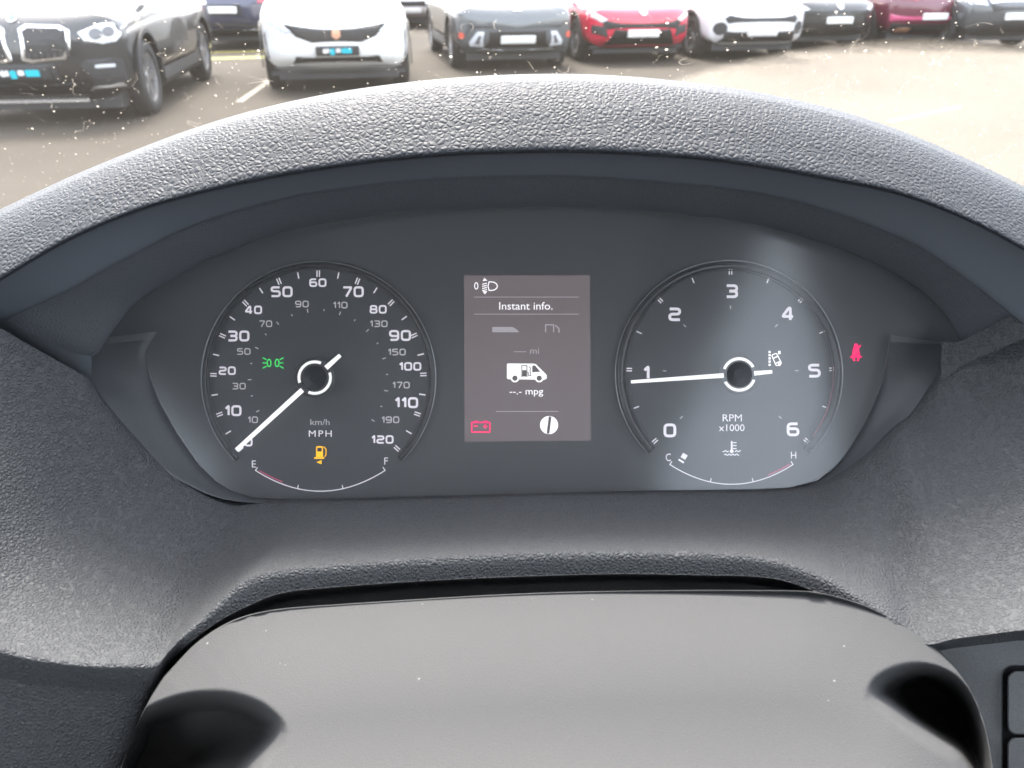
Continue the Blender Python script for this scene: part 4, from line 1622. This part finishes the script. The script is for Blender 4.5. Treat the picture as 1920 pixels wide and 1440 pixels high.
# 4 -- red hatchback
P_red = paint('paint_red', (.50, .012, .045))
fr = [('grille', [(-.58, .52), (.58, .52), (.66, .60), (.60, .645), (-.60, .645), (-.66, .60)], M_grille, .012),
      ('headlight', [(.58, .66), (.66, .62), (.84, .68), (.87, .78), (.80, .79)], M_lamp, .012, True),
      ('lower_intake', [(-.62, .27), (.62, .27), (.46, .52), (-.46, .52)], M_grille, .014),
      ('corner_intake', [(.56, .40), (.80, .46), (.80, .58), (.60, .56)], M_clad, .012, True),
      ('underbody', [(-.80, .22), (.80, .22), (.78, .27), (-.78, .27)], M_clad, .010),
      ('badge', circ(0, .78, .06, 14), M_badge, .014)]
fr += plate_pieces(.46, True)
x4, y4 = on_line(1207, 12.2)
s4 = dict(W=1.81, L=4.30, H=1.50, nose=.86, cowl=1.00, belt=1.0, paint=P_red, wr=.33, ya=.86, wb=2.62, cowl_y=1.15, front=fr, taper=.93)
car('parked_car', 'bright red hatchback with a black lower grille and a white plate', (x4, y4), 12, s4)

# 5 -- white estate car with a dark wide grille
P_sil = paint('paint_pearl_white', (.70, .70, .71), .1)
fr = [('grille', [(-.60, .58), (.60, .58), (.66, .66), (.58, .70), (-.58, .70), (-.66, .66)], M_grille, .012),
      ('headlight', [(.60, .66), (.70, .63), (.85, .70), (.87, .80), (.78, .79)], M_lamp, .012, True),
      ('lower_intake', [(-.70, .27), (.70, .27), (.62, .46), (-.62, .46)], M_clad, .014),
      ('corner_pod', circ(.70, .50, .10, 16), M_clad, .012, True), ('chrome_strip', rect(-.60, .285, .60, .305, .008), M_chrome, .026)]
fr += plate_pieces(.44, True)
x5, y5 = on_line(1432, 12.6)
s5 = dict(W=1.82, L=4.5, H=1.50, nose=.86, cowl=1.00, belt=1.0, paint=P_sil, wr=.33, ya=.88, wb=2.7, cowl_y=1.2, front=fr, taper=.93)
car('parked_car', 'pearl white car with a thin dark grille and chrome bumper strip', (x5, y5), 12, s5)

# 6 -- black hatchback
P_blk = paint('paint_black', (.02, .021, .023), .2)
fr = [('grille', [(-.62, .60), (.62, .60), (.66, .68), (-.66, .68)], M_grille, .012), ('headlight', [(.58, .70), (.70, .66), (.84, .74), (.85, .82), (.76, .81)], M_lamp, .012, True),
      ('lower_intake', [(-.66, .28), (.66, .28), (.56, .42), (-.56, .42)], M_clad, .014), ('badge', circ(0, .76, .06, 14), M_badge, .014)]
fr += plate_pieces(.52, True)
x6, y6 = on_line(1574, 14.2)
s6 = dict(s5, front=fr, paint=P_blk, W=1.80, L=4.2)
car('parked_car', 'black hatchback with a white plate beside the pearl white car', (x6, y6), 12, s6)

# 7 -- dark red car seen from behind: red lamps
P_mar = paint('paint_maroon', (.10, .012, .03), .2)
fr = [('tail_lamp', [(.40, .83), (.86, .83), (.87, .93), (.44, .91)], M_tail, .012, True), ('tail_strip', [(-.40, .86), (.40, .86), (.40, .885), (-.40, .885)], M_clad, .012),
      ('bumper_insert', [(-.80, .48), (.80, .48), (.82, .60), (-.82, .60)], mat('bumper_pink', (.45, .05, .14), .35, coat=1), .010),
      ('diffuser', [(-.78, .25), (.78, .25), (.76, .44), (-.76, .44)], M_clad, .012), ('exhaust_trim', rect(.40, .28, .66, .36, .02), M_copper, .02, True)]
fr += plate_pieces(.56, True)
x7, y7 = on_line(1752, 14.6)
s7 = dict(s5, front=fr, paint=P_mar, W=1.82, L=4.3, nose=1.0, cowl=1.04, belt=1.04, cowl_y=.55, gh1=.78)
car('parked_car', 'dark maroon car backed in, showing red tail lamps and white plate', (x7, y7), 12, s7)

# 8 -- graphite SUV at the end of the row
P_gra = paint('paint_graphite', (.05, .055, .06), .3)
fr = [('chrome_strip', rect(-.55, .80, .55, .845, .01), M_chrome, .014), ('grille', [(-.50, .66), (.50, .66), (.56, .78), (-.56, .78)], M_grille, .012),
      ('headlight', [(.60, .76), (.84, .78), (.86, .88), (.64, .86)], M_lamp, .012, True), ('lower_intake', [(-.66, .28), (.66, .28), (.60, .46), (-.60, .46)], M_clad, .014)]
fr += plate_pieces(.58, True)
x8, y8 = on_line(1905, 14.3)
s8 = dict(s3, front=fr, paint=P_gra)
car('parked_car', 'graphite SUV with a bright chrome strip over its white plate', (x8, y8), 12, s8)

# 9 -- navy hatchback parked the other way behind the first two
P_navy = paint('paint_navy', (.035, .04, .075), .3)
fr = [('tail_lamp', [(.62, .80), (.86, .78), (.87, .98), (.70, .98)], M_tail, .012, True), ('rear_reflector', rect(.66, .40, .84, .45, .01), M_tail, .012, True),
      ('diffuser', [(-.80, .24), (.80, .24), (.78, .40), (-.78, .40)], M_clad, .012), ('bumper_strip', rect(-.62, .325, .62, .365, .01), M_badge, .022),
      ('plate_recess', rect(-.34, .60, .34, .78, .03), M_clad, .012)]
fr += plate_pieces(.69, True)
x9, y9 = on_line(420, 14.2)
s9 = dict(s5, front=fr, paint=P_navy, W=1.79, L=4.2, nose=1.02, cowl=1.04, belt=1.04, cowl_y=.5, gh1=.76)
car('parked_car', 'navy hatchback with red tail lamps beyond the yellow line', (x9, y9), 4, s9)

# 10, 11 -- second row glimpsed through the gaps
fr = [('headlight', [(.58, .70), (.70, .66), (.84, .74), (.85, .82), (.76, .81)], M_lamp, .012, True), ('grille', [(-.55, .5), (.55, .5), (.6, .66), (-.6, .66)], M_grille, .012)] + plate_pieces(.42, True)
x, y = on_line(770, 19)
car('parked_car', 'silver car glimpsed through the gap beside the white SUV', (x, y), 12, dict(s5, front=fr, paint=paint('paint_silver', (.5, .48, .48), .4)), 'parked cars in the second row')
